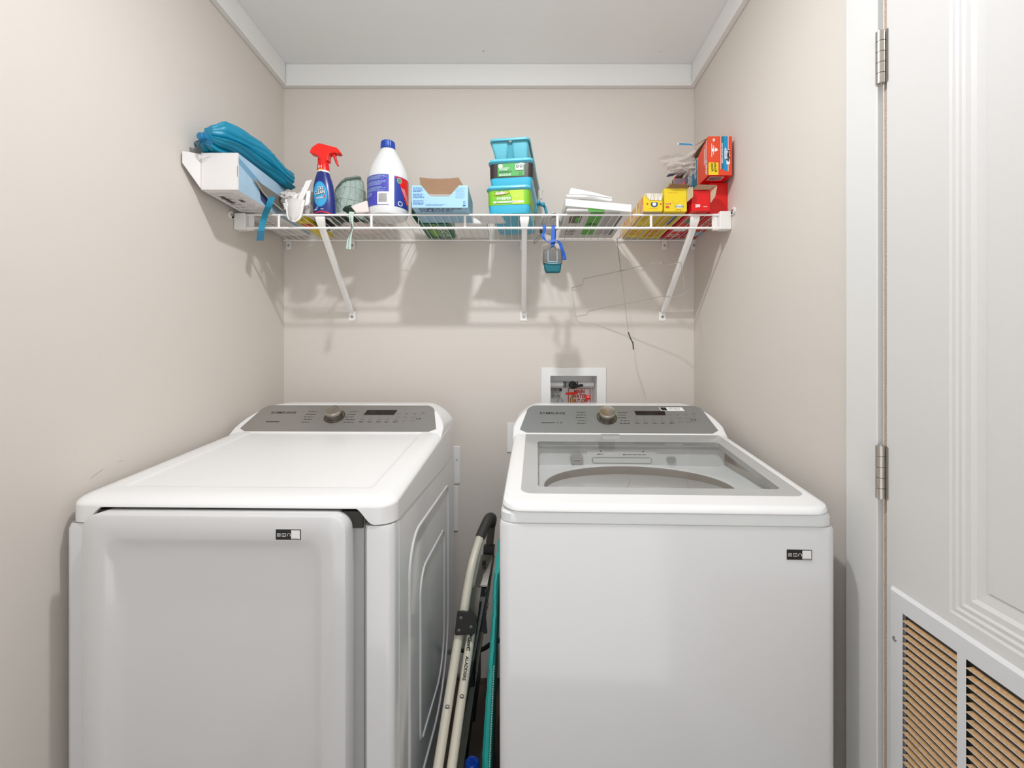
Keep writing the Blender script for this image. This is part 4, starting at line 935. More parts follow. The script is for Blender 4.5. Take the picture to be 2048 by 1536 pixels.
b = MB(); # top panels either side of the hole and the raised flap
b.box((x0_, y0d + .0013, ZS + hb - .0010), (hx_(842) + x0_, y1d, ZS + hb), M['lightblue']); b.build('top_panel', dbx)
b = MB(); b.box((x0_ + hx_(918), y0d + .0013, ZS + hb - .0010), (x1_, y1d, ZS + hb), M['lightblue']); b.build('top_panel', dbx)
b = MB()
b = MB(); A0 = y1d - .0014
pl = [P(px, py, 1.598 + 0.03 * (386 - py) / 30) for px, py in ((848, 388), (910, 388), (927, 372), (917, 355), (898, 357), (878, 357.5), (858, 357), (839, 354.5), (841, 371))]
va = [b.v(p) for p in pl]; vb_ = [b.v(p + V((0, 0.001, 0))) for p in pl]; b.fv(va, M['cardb']); b.fv(list(reversed(vb_)), M['cardt'])
for i in range(9): b.fv([vb_[i], vb_[(i + 1) % 9], va[(i + 1) % 9], va[i]], M['cardt'])
b.build('lid_flap', dbx, smooth=False)['label'] = 'brown inside of the raised lid flap'
b = MB(); b.box((x0_ + .03, y0d + .004, ZS + .002), (x1_ - .03, y0d + .10, ZS + .032), M['napkin']); b.build('sheet_stack', dbx, bevel=.004)
g_ = thing('green_box', (-0.31, 1.75, ZS), 'dark green carton behind the light blue carton, seen through the shelf wires', 'box')
b = MB(); b.box((-0.363, 1.655, ZS), (-0.256, 1.838, ZS + 0.05), M['greenbox']); q = lambda x, y, l=0.0: V((-0.363 + x, 1.655 + y, ZS - l))
b.poly(q, [(.02, .08), (.05, .06), (.06, .14), (.03, .16)], M['greenlt'], .0005); b.lines(q, .055, .02, .10, .17, 8, M['white'], 3, .0006, .35, cw=.01); b.poly(q, [(.045, .0), (.055, .0), (.10, .15), (.09, .16)], M['greenlt'], .0005); b.build('carton', g_, bevel=.001)
b = MB(); b.box((-0.367, 1.560, ZS), (-0.3655, 1.655, ZS + 0.048), M['greenbox']); b.build('end_flap', g_)
b = MB(); b.box((-0.236, 1.655, ZS), (-0.116, 1.835, ZS + 0.022), M['napkin']); tag(b.build('folded_towel', origin=(-.15, 1.75, ZS), bevel=.006, seg=3), 'folded white towel lying flat behind the light blue carton', 'towel')
b = MB(); f = lambda x, y, l=0.0: V((-.16 + x + y * .25, 1.56 + y, ZS + .0008 + l)); b.prism(f, [(0, 0), (.10, 0), (.095, .085), (.01, .09)], .0015, M['white']); tag(b.build('paper_slip', origin=(-.11, 1.6, ZS)), 'loose white paper slip on the wires left of the green labelled tub', 'paper')
# ---------------------------------------------------------------- stacked wipe tubs
TY = radians(-7)
def tubf(cx, d0, z0): return Matrix.Translation((cx, d0, z0)) @ Matrix.Rotation(TY, 4, 'Z')
def rz(w, y0, y1, r, z): return [(x, y, z) for x, y in rr(-w / 2, w / 2, y0, y1, r, 6)]
def wipe_tub(cx, d0, z0, h, w, L, label, which):
    X = tubf(cx, d0, z0); root = thing('wipe_tub', (cx, d0, z0), label, 'tub')
    b = MB(X)
    b.loft([rz(w * .90, .010, L - .010, .016, 0), rz(w * .92, .008, L - .008, .018, .003), rz(w * .95, .006, L - .006, .018, h * .30), rz(w * .965, .005, L - .005, .018, h - .016), rz(w * .965, .005, L - .005, .018, h - .010)], M['tub'], True, True)
    b.build('tub_body', root)
    b = MB(X)
    b.loft([rz(w * .97, .004, L - .004, .018, h - .016), rz(w, .0, L, .020, h - .013), rz(w, .0, L, .020, h - .006), rz(w * .98, .002, L - .002, .019, h - .001), rz(w * .93, .006, L - .006, .016, h), rz(w * .90, .010, L - .010, .014, h - .002)], M['tublid'], True, True)
    lid = b.build('tub_lid', root)
    b = MB(X); b.loft([rz(w * 1.02, -.002, L + .002, .021, h - .0125), rz(w * 1.025, -.003, L + .003, .021, h - .010), rz(w * 1.01, -.001, L + .001, .021, h - .0085)], M['tub']); b.build('lid_flange', lid)
    # label band, a hair proud of the body, front and both sides
    b = MB(X); lo, hi = h * .30, h - .0165
    main = M['lblgreen'] if which == 0 else M['lblblk']
    def wrap(z0_, z1_, m, e):
        def half(z):
            t = .95 + .015 * (z - h * .3) / (h * .5); ww = w * t / 2 + e; yy = .006 - .001 * (z - h * .3) / (h * .5) - e
            return [p for p in [(-ww, L * .9, z), (-ww, yy + .018, z)] + [(-ww + .018 - .018 * cos(a), yy + .018 - .018 * sin(a), z) for a in [pi / 2 * i / 6 for i in range(1, 6)]] + [(-ww + .018, yy, z), (ww - .018, yy, z)] + [(ww - .018 + .018 * sin(a), yy + .018 - .018 * cos(a), z) for a in [pi / 2 * i / 6 for i in range(1, 6)]] + [(ww, yy + .018, z), (ww, L * .9, z)]]
        b.loft([half(z0_), half(z1_)], m, closed=False)
    wrap(lo, hi, main, .0006)
    f = lambda x, y, l=0.0: V((x, .0052 - .0010 * (y - h * .3) / (h * .5) - l, y))
    if which == 0:
        b.poly(f, [(.012, lo + .001), (.052, lo + .001), (.052, hi - .001), (.002, hi - .001), (.012, lo + .02)], M['lbllime'], .0012)
        b.rect(f, -.052, lo + .0065, .052, lo + .0120, M['white'], .0015); b.text(f, '24', -.041, lo + .0070, .0062, M['oxiblue'], .0019, .03); b.lines(f, -.030, lo + .0075, .045, lo + .0110, 1, M['inkl'], 4, .0019, .4, cw=.006)
        n = 18; b.face([f(-.024 + .026 * cos(2 * pi * i / n), lo + .0385 + .0062 * sin(2 * pi * i / n) + .0026 * cos(2 * pi * i / n), .0015) for i in range(n)], M['redprint'])
        b.face([f(-.024 + .0245 * cos(2 * pi * i / n), lo + .0385 + .0052 * sin(2 * pi * i / n) + .0026 * cos(2 * pi * i / n), .0018) for i in range(n)], M['lbllime'])
        b.text(f, 'Swiffer', -.0425, lo + .0338, .0125, M['blackprint'], .0021, .05, .15, sx=.95, rot=.07); b.text(f, 'Swiffer', -.0430, lo + .0346, .0125, M['white'], .0025, .025, .15, sx=.95, rot=.07)
        b.text(f, 'SWEEPER', -.0405, lo + .0170, .0118, M['white'], .0021, .015, sx=1.0); b.lines(f, .022, lo + .026, .036, lo + .031, 2, M['white'], 6, .0019, .3, cw=.003)
    else:
        b.rect(f, -.045, lo + .004, .046, hi - .001, M['lblgrn2'], .0012)
        b.disc(f, -.035, hi - .009, .0075, .0070, M['white'], .0016, 16); b.ring(f, -.035, hi - .009, .005, .0045, .0012, M['redprint'], .0019, 14)
        b.text(f, 'USE IN HOME &', -.040, lo + .0300, .0048, M['white'], .0016, .03); b.lines(f, -.040, lo + .0245, -.006, lo + .0285, 1, M['white'], 3, .0016, .5, cw=.004)
        b.lines(f, -.040, lo + .0150, .010, lo + .0225, 2, M['lblblk'], 5, .0016, .5, cw=.004); b.lines(f, -.040, lo + .0060, .010, lo + .0135, 2, M['white'], 8, .0016, .45, cw=.004)
        b.rect(f, .016, lo + .024, .042, lo + .044, M['white'], .0016); b.rect(f, .030, lo + .044, .040, hi - .001, M['white'], .0016); b.rect(f, .016, lo + .020, .042, lo + .0225, M['lblblk'], .0016)
        for k in (0, 1):
            b.disc(f, .0225 + k * .0125, lo + .036, .0052, .0055, M['lblblk'], .0020, 12); b.disc(f, .0225 + k * .0125, lo + .036, .0026, .0025, M['white'], .0023, 8)
        b.lines(f, .028, lo + .006, .042, lo + .017, 4, M['lblblk'], 9, .0016, .4, cw=.003); b.rect(f, .040, hi - .007, .048, hi - .004, M['white'], .0019)
    b.build('label', root)
    return root
wipe_tub(-0.034, 1.532, ZS, 0.094, 0.150, 0.262, 'blue wipe tub with lime green label, lower one of the stack', 0)
wipe_tub(-0.0265, 1.536, ZS + 0.0945, 0.092, 0.154, 0.262, 'blue wipe tub with black band and green label, standing on the lime labelled tub', 1)
z0 = ZS + 0.0945 + 0.0925
X = tubf(-0.030, 1.536, z0); tr = thing('divided_tray', (-0.03, 1.536, z0), 'empty aqua divided tray balanced on top of the wipe tubs', 'tray')
b = MB(X); h = 0.058
for (t0, t1, b0, b1) in ((-.066, -.004, -.050, -.014), (.004, .062, .012, .058)):
    def rb(x0, x1, i, z): return [(x, y, z) for x, y in rr(x0, x1, .004 + i, .25 - i, .010, 5)]
    b.loft([rb(b0, b1, .016, 0), rb(b0 - .003, b1 + .003, .012, .006), rb(t0, t1, .002, h), rb(t0, t1, .002, h + .004)], M['tray'], True, False)
    b.loft([rb(t0 + .002, t1 - .002, .004, h + .003), rb(b0 + .002, b1 - .002, .016, .004)], M['tray_shade'], False, True)
b.build('compartments', tr)
b = MB(X); b.loft([rz(.130, 0.0, .256, .014, h - .001), rz(.137, -.004, .260, .016, h), rz(.138, -.0045, .2605, .016, h + .006), rz(.132, .0, .256, .014, h + .009), rz(.122, .006, .25, .012, h + .008)], M['tray']); b.build('rim', tr)
b = MB(X)
b.loft([[(-.004, .010, h), (.004, .010, h), (.004, .24, h), (-.004, .24, h)], [(-.018, .024, .008), (.014, .024, .008), (.014, .23, .008), (-.018, .23, .008)]], M['tray_shade'], True, True); b.build('gap_shade_fill', tr)  # darker wedge fills the space between compartments in place of its shade
# ---------------------------------------------------------------- teal swim goggles and clear packet
gg = thing('clear_teal_clip', P(1083, 425, 1.60), 'small clear teal clip with two round knobs right of the wipe tubs', 'clip')
b = MB(); b.tube(spline([P(1071, 426, 1.60), P(1073, 415, 1.60), P(1078, 409, 1.60), P(1085, 409, 1.60), P(1090, 415, 1.60), P(1093, 427, 1.60)], 6), 0.0050, M['tubdk'], 10); b.build('arch', gg)
for px, py in ((1077, 405), (1086, 409)):
    b = MB(); c = P(px, py, 1.592); b.loft([[c + V((r_ * cos(2 * pi * i / 14), yy, r_ * sin(2 * pi * i / 14))) for i in range(14)] for r_, yy in ((.003, -.008), (.0065, -.006), (.007, 0), (.0065, .006))], M['teal'], True, True); b.build('knob', gg)
b = MB(); b.tube(spline([P(1082, 398, 1.60), P(1081, 388, 1.60), P(1083, 380, 1.60)], 4), [.005] * 9, M['film2'], 8); b.build('stem', gg)
tag(crumple(31, (0.117, 1.70, ZS + .010), (0.038, 0.12, 0.012), M['packw'], 0.20, 2.6, 5, squash=-0.0098, name='plastic_packet', origin=(.105, 1.7, ZS)), 'crumpled cloudy plastic packet lying between the wipe tubs and the green striped packet', 'packet')
# ---------------------------------------------------------------- flat packet with green band, napkins on it
pk = thing('napkin_packet', (0.272, 1.69, ZS), 'white plastic packet with green band and black square, under the napkins', 'packet')
kx0, kx1, ky0, ky1, kh = 0.160, 0.378, 1.522, 1.835, 0.011
b = MB(); b.box((kx0, ky0, ZS), (kx1, ky1, ZS + kh), M['packw']); b.build('wrapper', pk, bevel=.004, seg=3)
b = MB(); q = lambda x, y, l=0.0: V((kx0 + x, ky0 + y, ZS - .0006 - l))
b.rect(q, .083, .004, .128, .26, M['packgr']); b.poly(q, [(.018, .055), (.026, .045), (.060, .045), (.060, .120), (.020, .120)], M['packbr'], .0008); b.rect(q, .040, .055, .055, .108, M['packgr'], .0011)
for k in range(9): b.rect(q, .136 + .0065 * k, .03, .1375 + .0065 * k, .26, M['inkl'])
b.rect(q, .190, .03, .201, .26, M['inkl'], .0008); b.lines(q, .020, .17, .062, .27, 5, M['ink'], 5, .0008, .25, cw=.008); b.poly(q, [(.085, .13), (.105, .115), (.125, .13), (.105, .145)], M['ink'], .0009)
f = front((kx0, ky0 - .0006, ZS)); b.rect(f, .073, .001, .128, .0095, M['packgr'])
b.build('print', pk)
b = MB(); sq = M['packw']
b.loft([[V((kx0 + .005, ky0 + .004, ZS + kh)), V((kx0 + .005, ky0 + .25, ZS + kh)), V((kx0 + .21, ky0 + .25, ZS + kh - .001)), V((kx0 + .19, ky0 + .004, ZS + kh - .001))], [V((kx0 + .002, ky0 + .006, ZS + kh + .014)), V((kx0 + .005, ky0 + .25, ZS + kh + .022)), V((kx0 + .21, ky0 + .25, ZS + kh + .001)), V((kx0 + .19, ky0 + .006, ZS + kh + .0005))]], sq, True, True)
b.build('torn_flap', pk, bevel=.002)
def slab(name, pl, d0, depth, m, label, cat, bev=.002, group=None, curve=0):
    b = MB(); f_ = [P(x, y, d0) for x, y in pl]; k = (d0 + depth) / d0
    bk_ = [p + V((0, depth, 0)) for p in f_]; n = len(f_)
    va = [b.v(p) for p in f_]; vb_ = [b.v(p) for p in bk_]; b.fv(va, m); b.fv(list(reversed(vb_)), m)
    for i in range(n): b.fv([vb_[i], vb_[(i + 1) % n], va[(i + 1) % n], va[i]], m)
    lo_ = min(f_, key=lambda p: p.z); return tag(b.build(name, origin=lo_, bevel=bev, seg=3), label, cat, group)
slab('foam_slab', [(1131, 411.5), (1263, 424), (1263, 409), (1131, 397)], 1.517, .20, M['napkin'], 'thick white foam slab tilted down to the right on the green banded packet', 'slab', .0015)
slab('paper_napkin', [(1133, 393.5), (1180, 394.5), (1215, 401.5), (1224, 402.5), (1225, 397), (1165, 389), (1140, 388.5), (1132, 389.5)], 1.535, .17, M['napkin'], 'folded white paper napkin, lower of the two on the foam slab', 'napkin', .003)
slab('paper_napkin', [(1138, 388), (1168, 388.5), (1223, 396), (1225, 395), (1190, 385), (1143, 375.5), (1141, 377)], 1.535, .17, M['napkin'], 'folded white paper napkin, upper wedge shaped one above the foam slab', 'napkin', .003)
# ---------------------------------------------------------------- boxes on the right
def cart(name, x0, x1, y0, y1, z0, z1, mats, label, prints=None, cat='box', base='cardw', bev=.001):
    root = thing(name, ((x0 + x1) / 2, (y0 + y1) / 2, z0), label, cat)
    b = MB(); b.box((x0, y0, z0), (x1, y1, z1), M[base], {k: M[v] for k, v in mats.items()})
    if prints: prints(b, front((x0, y0, z0)), leftf((x0, y1, z0)), lambda x, y, l=0.0: V((x0 + x, y0 + y, z0 - l)))
    b.build('carton', root, bevel=bev); return root
def pr1(b, f, lf, q):
    w, h = .064, .058
    b.rect(f, .004, .004, w, .036, M['yelbox'], .0005); b.disc(f, .036, .024, .012, .010, M['bluedot'], .0009, 18); b.rect(f, .022, .029, .050, .034, M['yelbox'], .0012); b.rect(f, .024, .0285, .048, .0300, M['bluedot'], .0014)
    b.disc(f, .036, .0245, .0062, .0062, M['white'], .0013, 14)
    for x in (.013, .058): b.poly(f, [(x - .004, .025), (x, .021), (x + .004, .025), (x, .029)], M['redprint'], .0009)
    b.lines(f, .018, .008, .054, .0105, 1, M['redprint'], 3, .0009, .4, cw=.003)
    b.rect(q, .006, .02, .058, .30, M['yelbox'], .0004); b.rect(q, .014, .05, .030, .10, M['yeldk'], .0008); b.lines(q, .010, .16, .055, .27, 6, M['redprint'], 5, .0008, .3, cw=.01); b.rect(q, .02, .155, .05, .165, M['bluedot'], .0009)
y1b = 1.838
r1 = cart('sandwich_bag_box', .418, .482, 1.522, y1b, ZS, ZS + .054, {'x-': 'stripes', 'y-': 'yelbox', 'z-': 'cardt', 'z+': 'cardw'}, 'small yellow carton with white bags showing at its torn top, leftmost yellow carton', pr1)
b = MB(); b.box((.4215, 1.5225, ZS + .0545), (.4785, 1.80, ZS + .0585), M['bagstack']); 
b.poly(front((.418, 1.5205, ZS)), [(.006, .055), (.012, .045), (.020, .038), (.060, .037), (.064, .060), (.006, .060)], M['bagstack'], .0007); b.build('bag_stack', r1)
def pr2(b, f, lf, q):
    b.ring(f, .040, .037, .013, .013, .0012, M['yeldk'], .0006, 20, radians(180), radians(350)); b.text(f, '400', .004, .0105, .0115, M['redprint'], .0006, .05, sx=.75); b.rect(f, .004, .0235, .022, .0275, M['redprint'], .0006); b.lines(f, .006, .0245, .021, .0270, 1, M['white'], 3, .0010, .5, cw=.003)
    b.poly(f, [(.034, .016), (.036, .019), (.050, .023), (.064, .019), (.065, .016), (.064, .013), (.050, .009), (.036, .013)], M['white'], .0006); b.rect(f, .035, .0135, .0645, .0190, M['grnprint'], .0010); b.lines(f, .038, .015, .063, .0178, 1, M['white'], 5, .0014, .8, cw=.003)
    b.lines(f, .015, .060, .052, .064, 2, M['redprint'], 8, .0006, .25, cw=.005); b.ring(f, .047, .0, .009, .007, .0016, M['redprint'], .0008, 16, 0, pi)
    b.rect(q, .008, .02, .067, .30, M['yeldk'], .0004); b.rect(q, .044, .03, .060, .14, M['bluedot'], .0008); b.lines(q, .01, .17, .06, .29, 6, M['orange'], 7, .0008, .3, cw=.012)
r2 = cart('sandwich_bag_box', .487, .562, 1.520, y1b, ZS, ZS + .0765, {'y-': 'yelbox', 'x-': 'yelbox', 'z-': 'yelbox'}, 'yellow carton reading 400 with brown flaps open at its top', pr2)
b = MB(); b.loft([[V((.494, 1.5195, ZS + .0775)), V((.560, 1.5195, ZS + .0775))], [V((.506, 1.500, ZS + .0835)), V((.568, 1.504, ZS + .0830))], [V((.508, 1.530, ZS + .0860)), V((.575, 1.545, ZS + .0860))]], M['cardb'], closed=False); b.build('top_flap', r2)['label'] = 'brown inside of the top flap'
b = MB(); b.loft([[V((.5625, 1.519, ZS + .079)), V((.5625, 1.519, ZS + .030))], [V((.5715, 1.490, ZS + .070)), V((.574, 1.495, ZS + .040))]], M['cardt'], closed=False); b.build('side_flap', r2)
def pr3(b, f, lf, q):
    b.text(f, '200', .012, .0125, .0135, M['white'], .0006, .05, sx=.78); b.lines(f, .0395, .0125, .054, .0155, 1, M['white'], 3, .0006, .7, cw=.0025)
    b.rect(q, .010, .20, .058, .225, M['white'], .0006); b.disc(q, .032, .10, .016, .030, M['grnprint'], .0006, 16); b.poly(q, [(.0, .0), (.02, .0), (.03, .30), (.012, .30)], M['orange'], .0004); b.lines(q, .008, .26, .06, .30, 2, M['white'], 5, .0008, .5, cw=.01)
r3 = cart('foil_wrap_box', .577, .638, 1.516, y1b, ZS, ZS + .0690, {k: 'redp' for k in ('x-', 'x+', 'y-', 'y+', 'z-', 'z+')}, 'bright red carton reading 200 with tan flaps sprung open', pr3, base='redp')
for nm, pts in (('top_flap', [[V((.577, 1.515, ZS + .0695)), V((.638, 1.515, ZS + .0705))], [V((.588, 1.492, ZS + .0785)), V((.652, 1.494, ZS + .0780))], [V((.600, 1.520, ZS + .0840)), V((.655, 1.52, ZS + .0800))]]),
                ('side_flap', [[V((.6390, 1.515, ZS + .069)), V((.6390, 1.515, ZS + .025))], [V((.652, 1.492, ZS + .074)), V((.646, 1.494, ZS + .040))]]),
                ('side_flap', [[V((.5765, 1.515, ZS + .067)), V((.5765, 1.515, ZS + .030))], [V((.5705, 1.500, ZS + .074)), V((.5720, 1.500, ZS + .045))]])):
    b = MB(); b.loft(pts, M['cardt'], closed=False); b.build(nm, r3)['label'] = 'tan inside of an open flap'
def pr4(b, f, lf, q):
    b.disc(q, .032, .085, .016, .055, M['white'], .0006, 20); b.disc(q, .032, .085, .013, .048, M['redprint'], .0009, 20); b.lines(q, .022, .05, .042, .12, 3, M['white'], 6, .0012, .3, cw=.006); b.rect(q, .004, .19, .060, .25, M['skyprint'], .0006); b.rect(q, .0, .285, .05, .30, M['white'], .0006)
r4 = cart('foil_wrap_box', .6520, .7130, 1.554, y1b, ZS, ZS + .1095, {k: 'red' for k in ('x-', 'x+', 'y-', 'y+', 'z-', 'z+')}, 'tall plain red carton against the right wall, beneath the orange carton', pr4, base='red')
b = MB(); f = leftf((.6520, 1.64, ZS)); b.text(f, '40', .030, .088, .010, M['white'], .0006, .05, rot=-.2); b.rect(f, .030, .0860, .062, .1040, M['blackprint'], .0004); b.build('print', r4)
# orange freezer bag carton lying on top, its left side torn open
ox0, ox1, oy0, oy1, oz0, oz1 = .6235, .7020, 1.496, 1.835, ZS + .1105, ZS + .1105 + .128
hef = thing('freezer_bag_box', (.663, 1.66, oz0), 'orange freezer bag carton on its end with side torn open, topmost at right', 'box')
b = MB(); wO, hO = ox1 - ox0, oz1 - oz0; f = front((ox0, oy0, oz0))
e_ = .0013; b.box((ox0, oy0, oz0), (ox1, oy0 + .0012, oz1), M['orange']); b.box((ox1 - .0012, oy0 + e_, oz0 + e_), (ox1, oy1 - e_, oz1 - e_), M['orange'], {'x-': M['cardt']}); b.box((ox0 + e_, oy0 + e_, oz0), (ox1, oy1, oz0 + .0012), M['redp']); b.box((ox0 + .0005, oy0 + e_, oz1 - .0012), (ox1, oy1, oz1), M['orange'], {'z-': M['cardb']})
b.box((ox0 + e_, oy1 - .0012, oz0 + e_), (ox1, oy1, oz1 - e_), M['cardb'])
lf = leftf((ox0, oy0, oz0))                                # x runs towards the viewer: negative x goes back
b.prism(lf, [(-.0013, 0), (-.0013, hO - .0013), (-.004, hO - .0013), (-.078, hO * .80), (-.084, hO * .76), (-.13, hO * .70), (-.17, hO * .62), (-.20, hO * .50), (-.33, hO * .48), (-.33, 0)], .001, M['orange'], M['cardt'], M['cardt'])
b.rect(f, .0425, .020, .0505, hO, M['hefteal'], .0005); b.poly(f, [(.0505, .016), (.0650, .012), (.0650, hO), (.0505, hO)], M['hefblue'], .0005); b.rect(f, .0410, .020, .0425, hO, M['white'], .0005); b.rect(f, .0650, .013, .0665, hO, M['white'], .0005)
b.rect(f, .001, .001, .0335, .042, M['yelbox'], .0005)
b.rect(f, .0600, .036, .0710, .084, M['white'], .0009); b.text(f, 'Hefty', .0625, .083, .0125, M['blackprint'], .0013, .05, .1, rot=-pi / 2, sx=1.35)
b.text(f, 'FREEZER', .0535, .090, .0072, M['white'], .0010, .05, .1, rot=-pi / 2, sx=1.35); b.text(f, 'HALF GALLON SLIDERS', .0445, .106, .0052, M['white'], .0010, .03, rot=-pi / 2, sx=1.25)
b.text(f, 'VALUE', .0185, .041, .0088, M['blackprint'], .0010, .03, rot=-pi / 2 + .12, sx=1.2); b.text(f, 'PACK', .0085, .038, .0088, M['blackprint'], .0010, .03, rot=-pi / 2 + .12, sx=1.2)
b.text(f, '40', .0150, .121, .0100, M['white'], .0010, .05, rot=-pi / 2)
for k in range(3): b.rect(f, .0105 + k * .0055, .060 + k * .008, .0125 + k * .0055, .104 - k * .006, M['white'], .0008)
b.disc(f, .0265, .0835, .0045, .0045, M['white'], .0010, 14); b.rect(f, .0105, .078, .0190, .087, M['white'], .0012)
b.text(lf, '40 BAGS', -.017, hO - .070, .0150, M['white'], .0008, .05, rot=-pi / 2 + .0, sx=.9)
for k in range(3): b.rect(lf, -.010 - k * .009, .045, -.013 - k * .009, hO - .008 - k * .01, M['white'], .0008)
for (x0, x1, mm, h0_, h1_) in ((-.128, -.086, 'hefteal', .70, .755), (-.168, -.128, 'hefblue', .62, .70), (-.200, -.168, 'white', .50, .62), (-.33, -.200, 'brownbox', .48, .50)):
    b.poly(lf, [(x0, .003), (x1, .003), (x1, hO * h1_), (x0, hO * h0_)], M[mm], .0005)
b.rect(lf, -.0865, .003, -.083, hO * .76, M['white'], .0007)
b.text(lf, 'SLIDERS', -.162, .082, .034, M['white'], .0010, .04, rot=-pi / 2, sx=.48); b.text(lf, 'HALF GALLON', -.112, .090, .022, M['white'], .0010, .04, rot=-pi / 2, sx=.40)
b.text(lf, 'HSI', -.196, .072, .030, M['oxiblue'], .0013, .06, rot=-pi / 2, sx=.60)
q = lambda x, y, l=0.0: V((ox0 + x, oy0 + y, oz0 - l)); b.rect(q, .010, .010, .058, .040, M['white'], .0005)
for k in range(22): b.rect(q, .013 + k * .0019, .013, .0138 + k * .0019 + (.0005 if k % 3 == 0 else 0), .037, M['ink'], .0009)
b.build('carton', hef, smooth=False)
b = MB(); vs = [P(*p) for p in ((1414.5, 277.5, 1.498), (1410, 277.5, 1.53), (1388, 291, 1.60), (1397, 289, 1.58))]; b.face(vs, M['cardb']); b.face([p + V((0, .0008, 0)) for p in reversed(vs)], M['cardt'])
b.build('torn_edge', hef)
b = MB(); vs = [P(1354, 290, 1.66), P(1388, 291, 1.62), P(1384, 287, 1.64), P(1355, 285.5, 1.70)]; b.face(vs, M['hefblue']); b.face([p + V((0, .0008, .001)) for p in reversed(vs)], M['white']); b.build('hanging_flap', hef)
bm_ = crumple(41, (0.655, 1.67, oz0 + .080), (0.033, 0.13, 0.040), M['film2'], 0.30, 3.0, 5, name='bag_roll', parent=hef)
b = MB()
for sd_, (c00, c10, c11, c01) in enumerate((((1392, 300, 1.58), (1318, 316, 1.66), (1340, 344, 1.64), (1388, 336, 1.59)), ((1386, 312, 1.60), (1352, 300, 1.70), (1345, 322, 1.70), (1380, 343, 1.62)), ((1392, 322, 1.56), (1330, 330, 1.62), (1352, 347, 1.62), (1390, 346, 1.56)))):
    A_, B_, C_, D_ = P(*c00), P(*c10), P(*c11), P(*c01); rings = []
    for i in range(23):
        u = i / 22; rg = []
        for j in range(15):
            v_ = j / 14; p = A_.lerp(B_, u).lerp(D_.lerp(C_, u), v_); n_ = noise.noise(V((u * 3 + sd_ * 9, v_ * 5, 2))); m_ = abs(noise.noise(V((u * 2, v_ * 9 + sd_ * 5, 7))))
            rg.append(p + V((0.004 * n_, 0.030 * n_ + 0.018 * m_, 0.012 * n_ * (1 - abs(2 * v_ - 1)) - 0.006 * m_)))
        rings.append(rg)
    b.loft(rings, M['film'], closed=False)
tag(b.build('clear_plastic_bag', origin=P(1350, 345, 1.64), sharp=False), 'crumpled clear plastic bag spilling left out of the orange carton', 'bag')
cart('mixed_bag_box', .552, .592, 1.615, 1.836, ZS + .0885, ZS + .0885 + .062, {'x-': 'bookish', 'y-': 'bookish'}, 'multicoloured printed carton lying on the yellow 400 carton behind the orange carton', base='brownbox')
b = MB(); b.ribbon(spline([P(1335, 351, 1.66), P(1346, 349, 1.66), P(1356, 345, 1.65), P(1366, 345, 1.64)], 4), V((0, .010, 0)), .003, M['violet']); tag(b.build('bag_zip_strip', origin=P(1350, 350, 1.66)), 'dusky violet zip strip poking out above the multicoloured carton', 'strip')
# ---------------------------------------------------------------- pouch on a blue lanyard
pch = thing('lanyard_pouch', P(1105, 546, 1.527), 'small grey and teal pouch hanging from a blue lanyard', 'pouch')
PC = P(1105, 524, 1.522)
def prr(w, d_, z, x0=0): return [V((PC.x + x0 + x, PC.y + y, PC.z + z)) for x, y in rr(-w / 2, w / 2, -d_ / 2, d_ / 2, min(.008, d_ * .45), 5)]
b = MB(); b.loft([prr(.044, .016, -.036, .001), prr(.050, .024, -.034, .001), prr(.056, .029, -.020), prr(.060, .030, .010, -.0), prr(.058, .026, .034, -.001), prr(.052, .018, .040, -.001)], M['poucht'], True, True); b.build('pouch_body', pch)
b = MB(); b.loft([prr(.058, .0335, -.0085, .0), prr(.0625, .035, -.006, .0), prr(.0635, .035, .006, .0), prr(.0620, .031, .030, -.001), prr(.056, .024, .041, -.001), prr(.050, .014, .0425, -.001)], M['pouchg'], True, True); fl = b.build('pouch_flap', pch)
b = MB(); f = lambda x, y, l=0.0: V((PC.x + x, PC.y - .0176 + max(0, (y - .006)) * .10 - l, PC.z + y))
for (a, c) in (((-.016, -.002), (-.016, .034)), ((.014, -.004), (.014, .033)), ((-.016, -.003), (.014, -.004))):
    b.tube([f(a[0], a[1], .0003), f(c[0], c[1], .0003)], .0017, M['piping'], 6)
b.tube([f(-.026, -.006, -.0005), f(-.012, -.009, 0), (f(.012, -.0095, 0)), f(.027, -.006, -.0005)], .0012, M['piping'], 6)
b.build('piping', fl)
b = MB(); rc_ = P(1105.5, 498, 1.522); b.tube([rc_ + V((.0085 * cos(a), .001, .0080 * sin(a))) for a in [2 * pi * i / 20 for i in range(20)]], .0012, M['black'], 6, True); b.tube([rc_ + V((-.006, 0, -.0085)), rc_ + V((.006, 0, -.0085))], .0030, M['black'], 8); b.build('split_ring', pch)
b = MB()
b.ribbon(spline([P(1107, 455, 1.545), P(1107, 451.2, 1.534), P(1106.5, 455, 1.5265), P(1106, 470, 1.524), P(1105, 493, 1.522)], 5), V((.0062, 0, .0004)), .0014, M['lanyard'])
b.ribbon(spline([P(1108, 455, 1.543), P(1109, 470, 1.531), P(1107, 486, 1.530), P(1105, 493, 1.525)], 5), V((.0055, 0.002, -.0003)), .0014, M['lanyard'])
b.build('lanyard', pch)
b = MB(); sp = spline([P(1088, 455, 1.546), P(1088, 450, 1.533), P(1089, 459, 1.5255), P(1086, 472, 1.524), P(1091, 481, 1.522), P(1100, 484, 1.519), P(1112, 480, 1.518), P(1120, 487, 1.520), P(1124, 500, 1.521), P(1130, 517, 1.521), P(1126, 519, 1.523), P(1122, 513, 1.526), P(1119, 498, 1.528)], 6)
n_ = len(sp); b.ribbon(sp, [V((.0050, .0025 * sin(i * .35), .0030 * sin(i * .16))) for i in range(n_)], .0012, M['lanyard']); b.build('loose_end', pch)
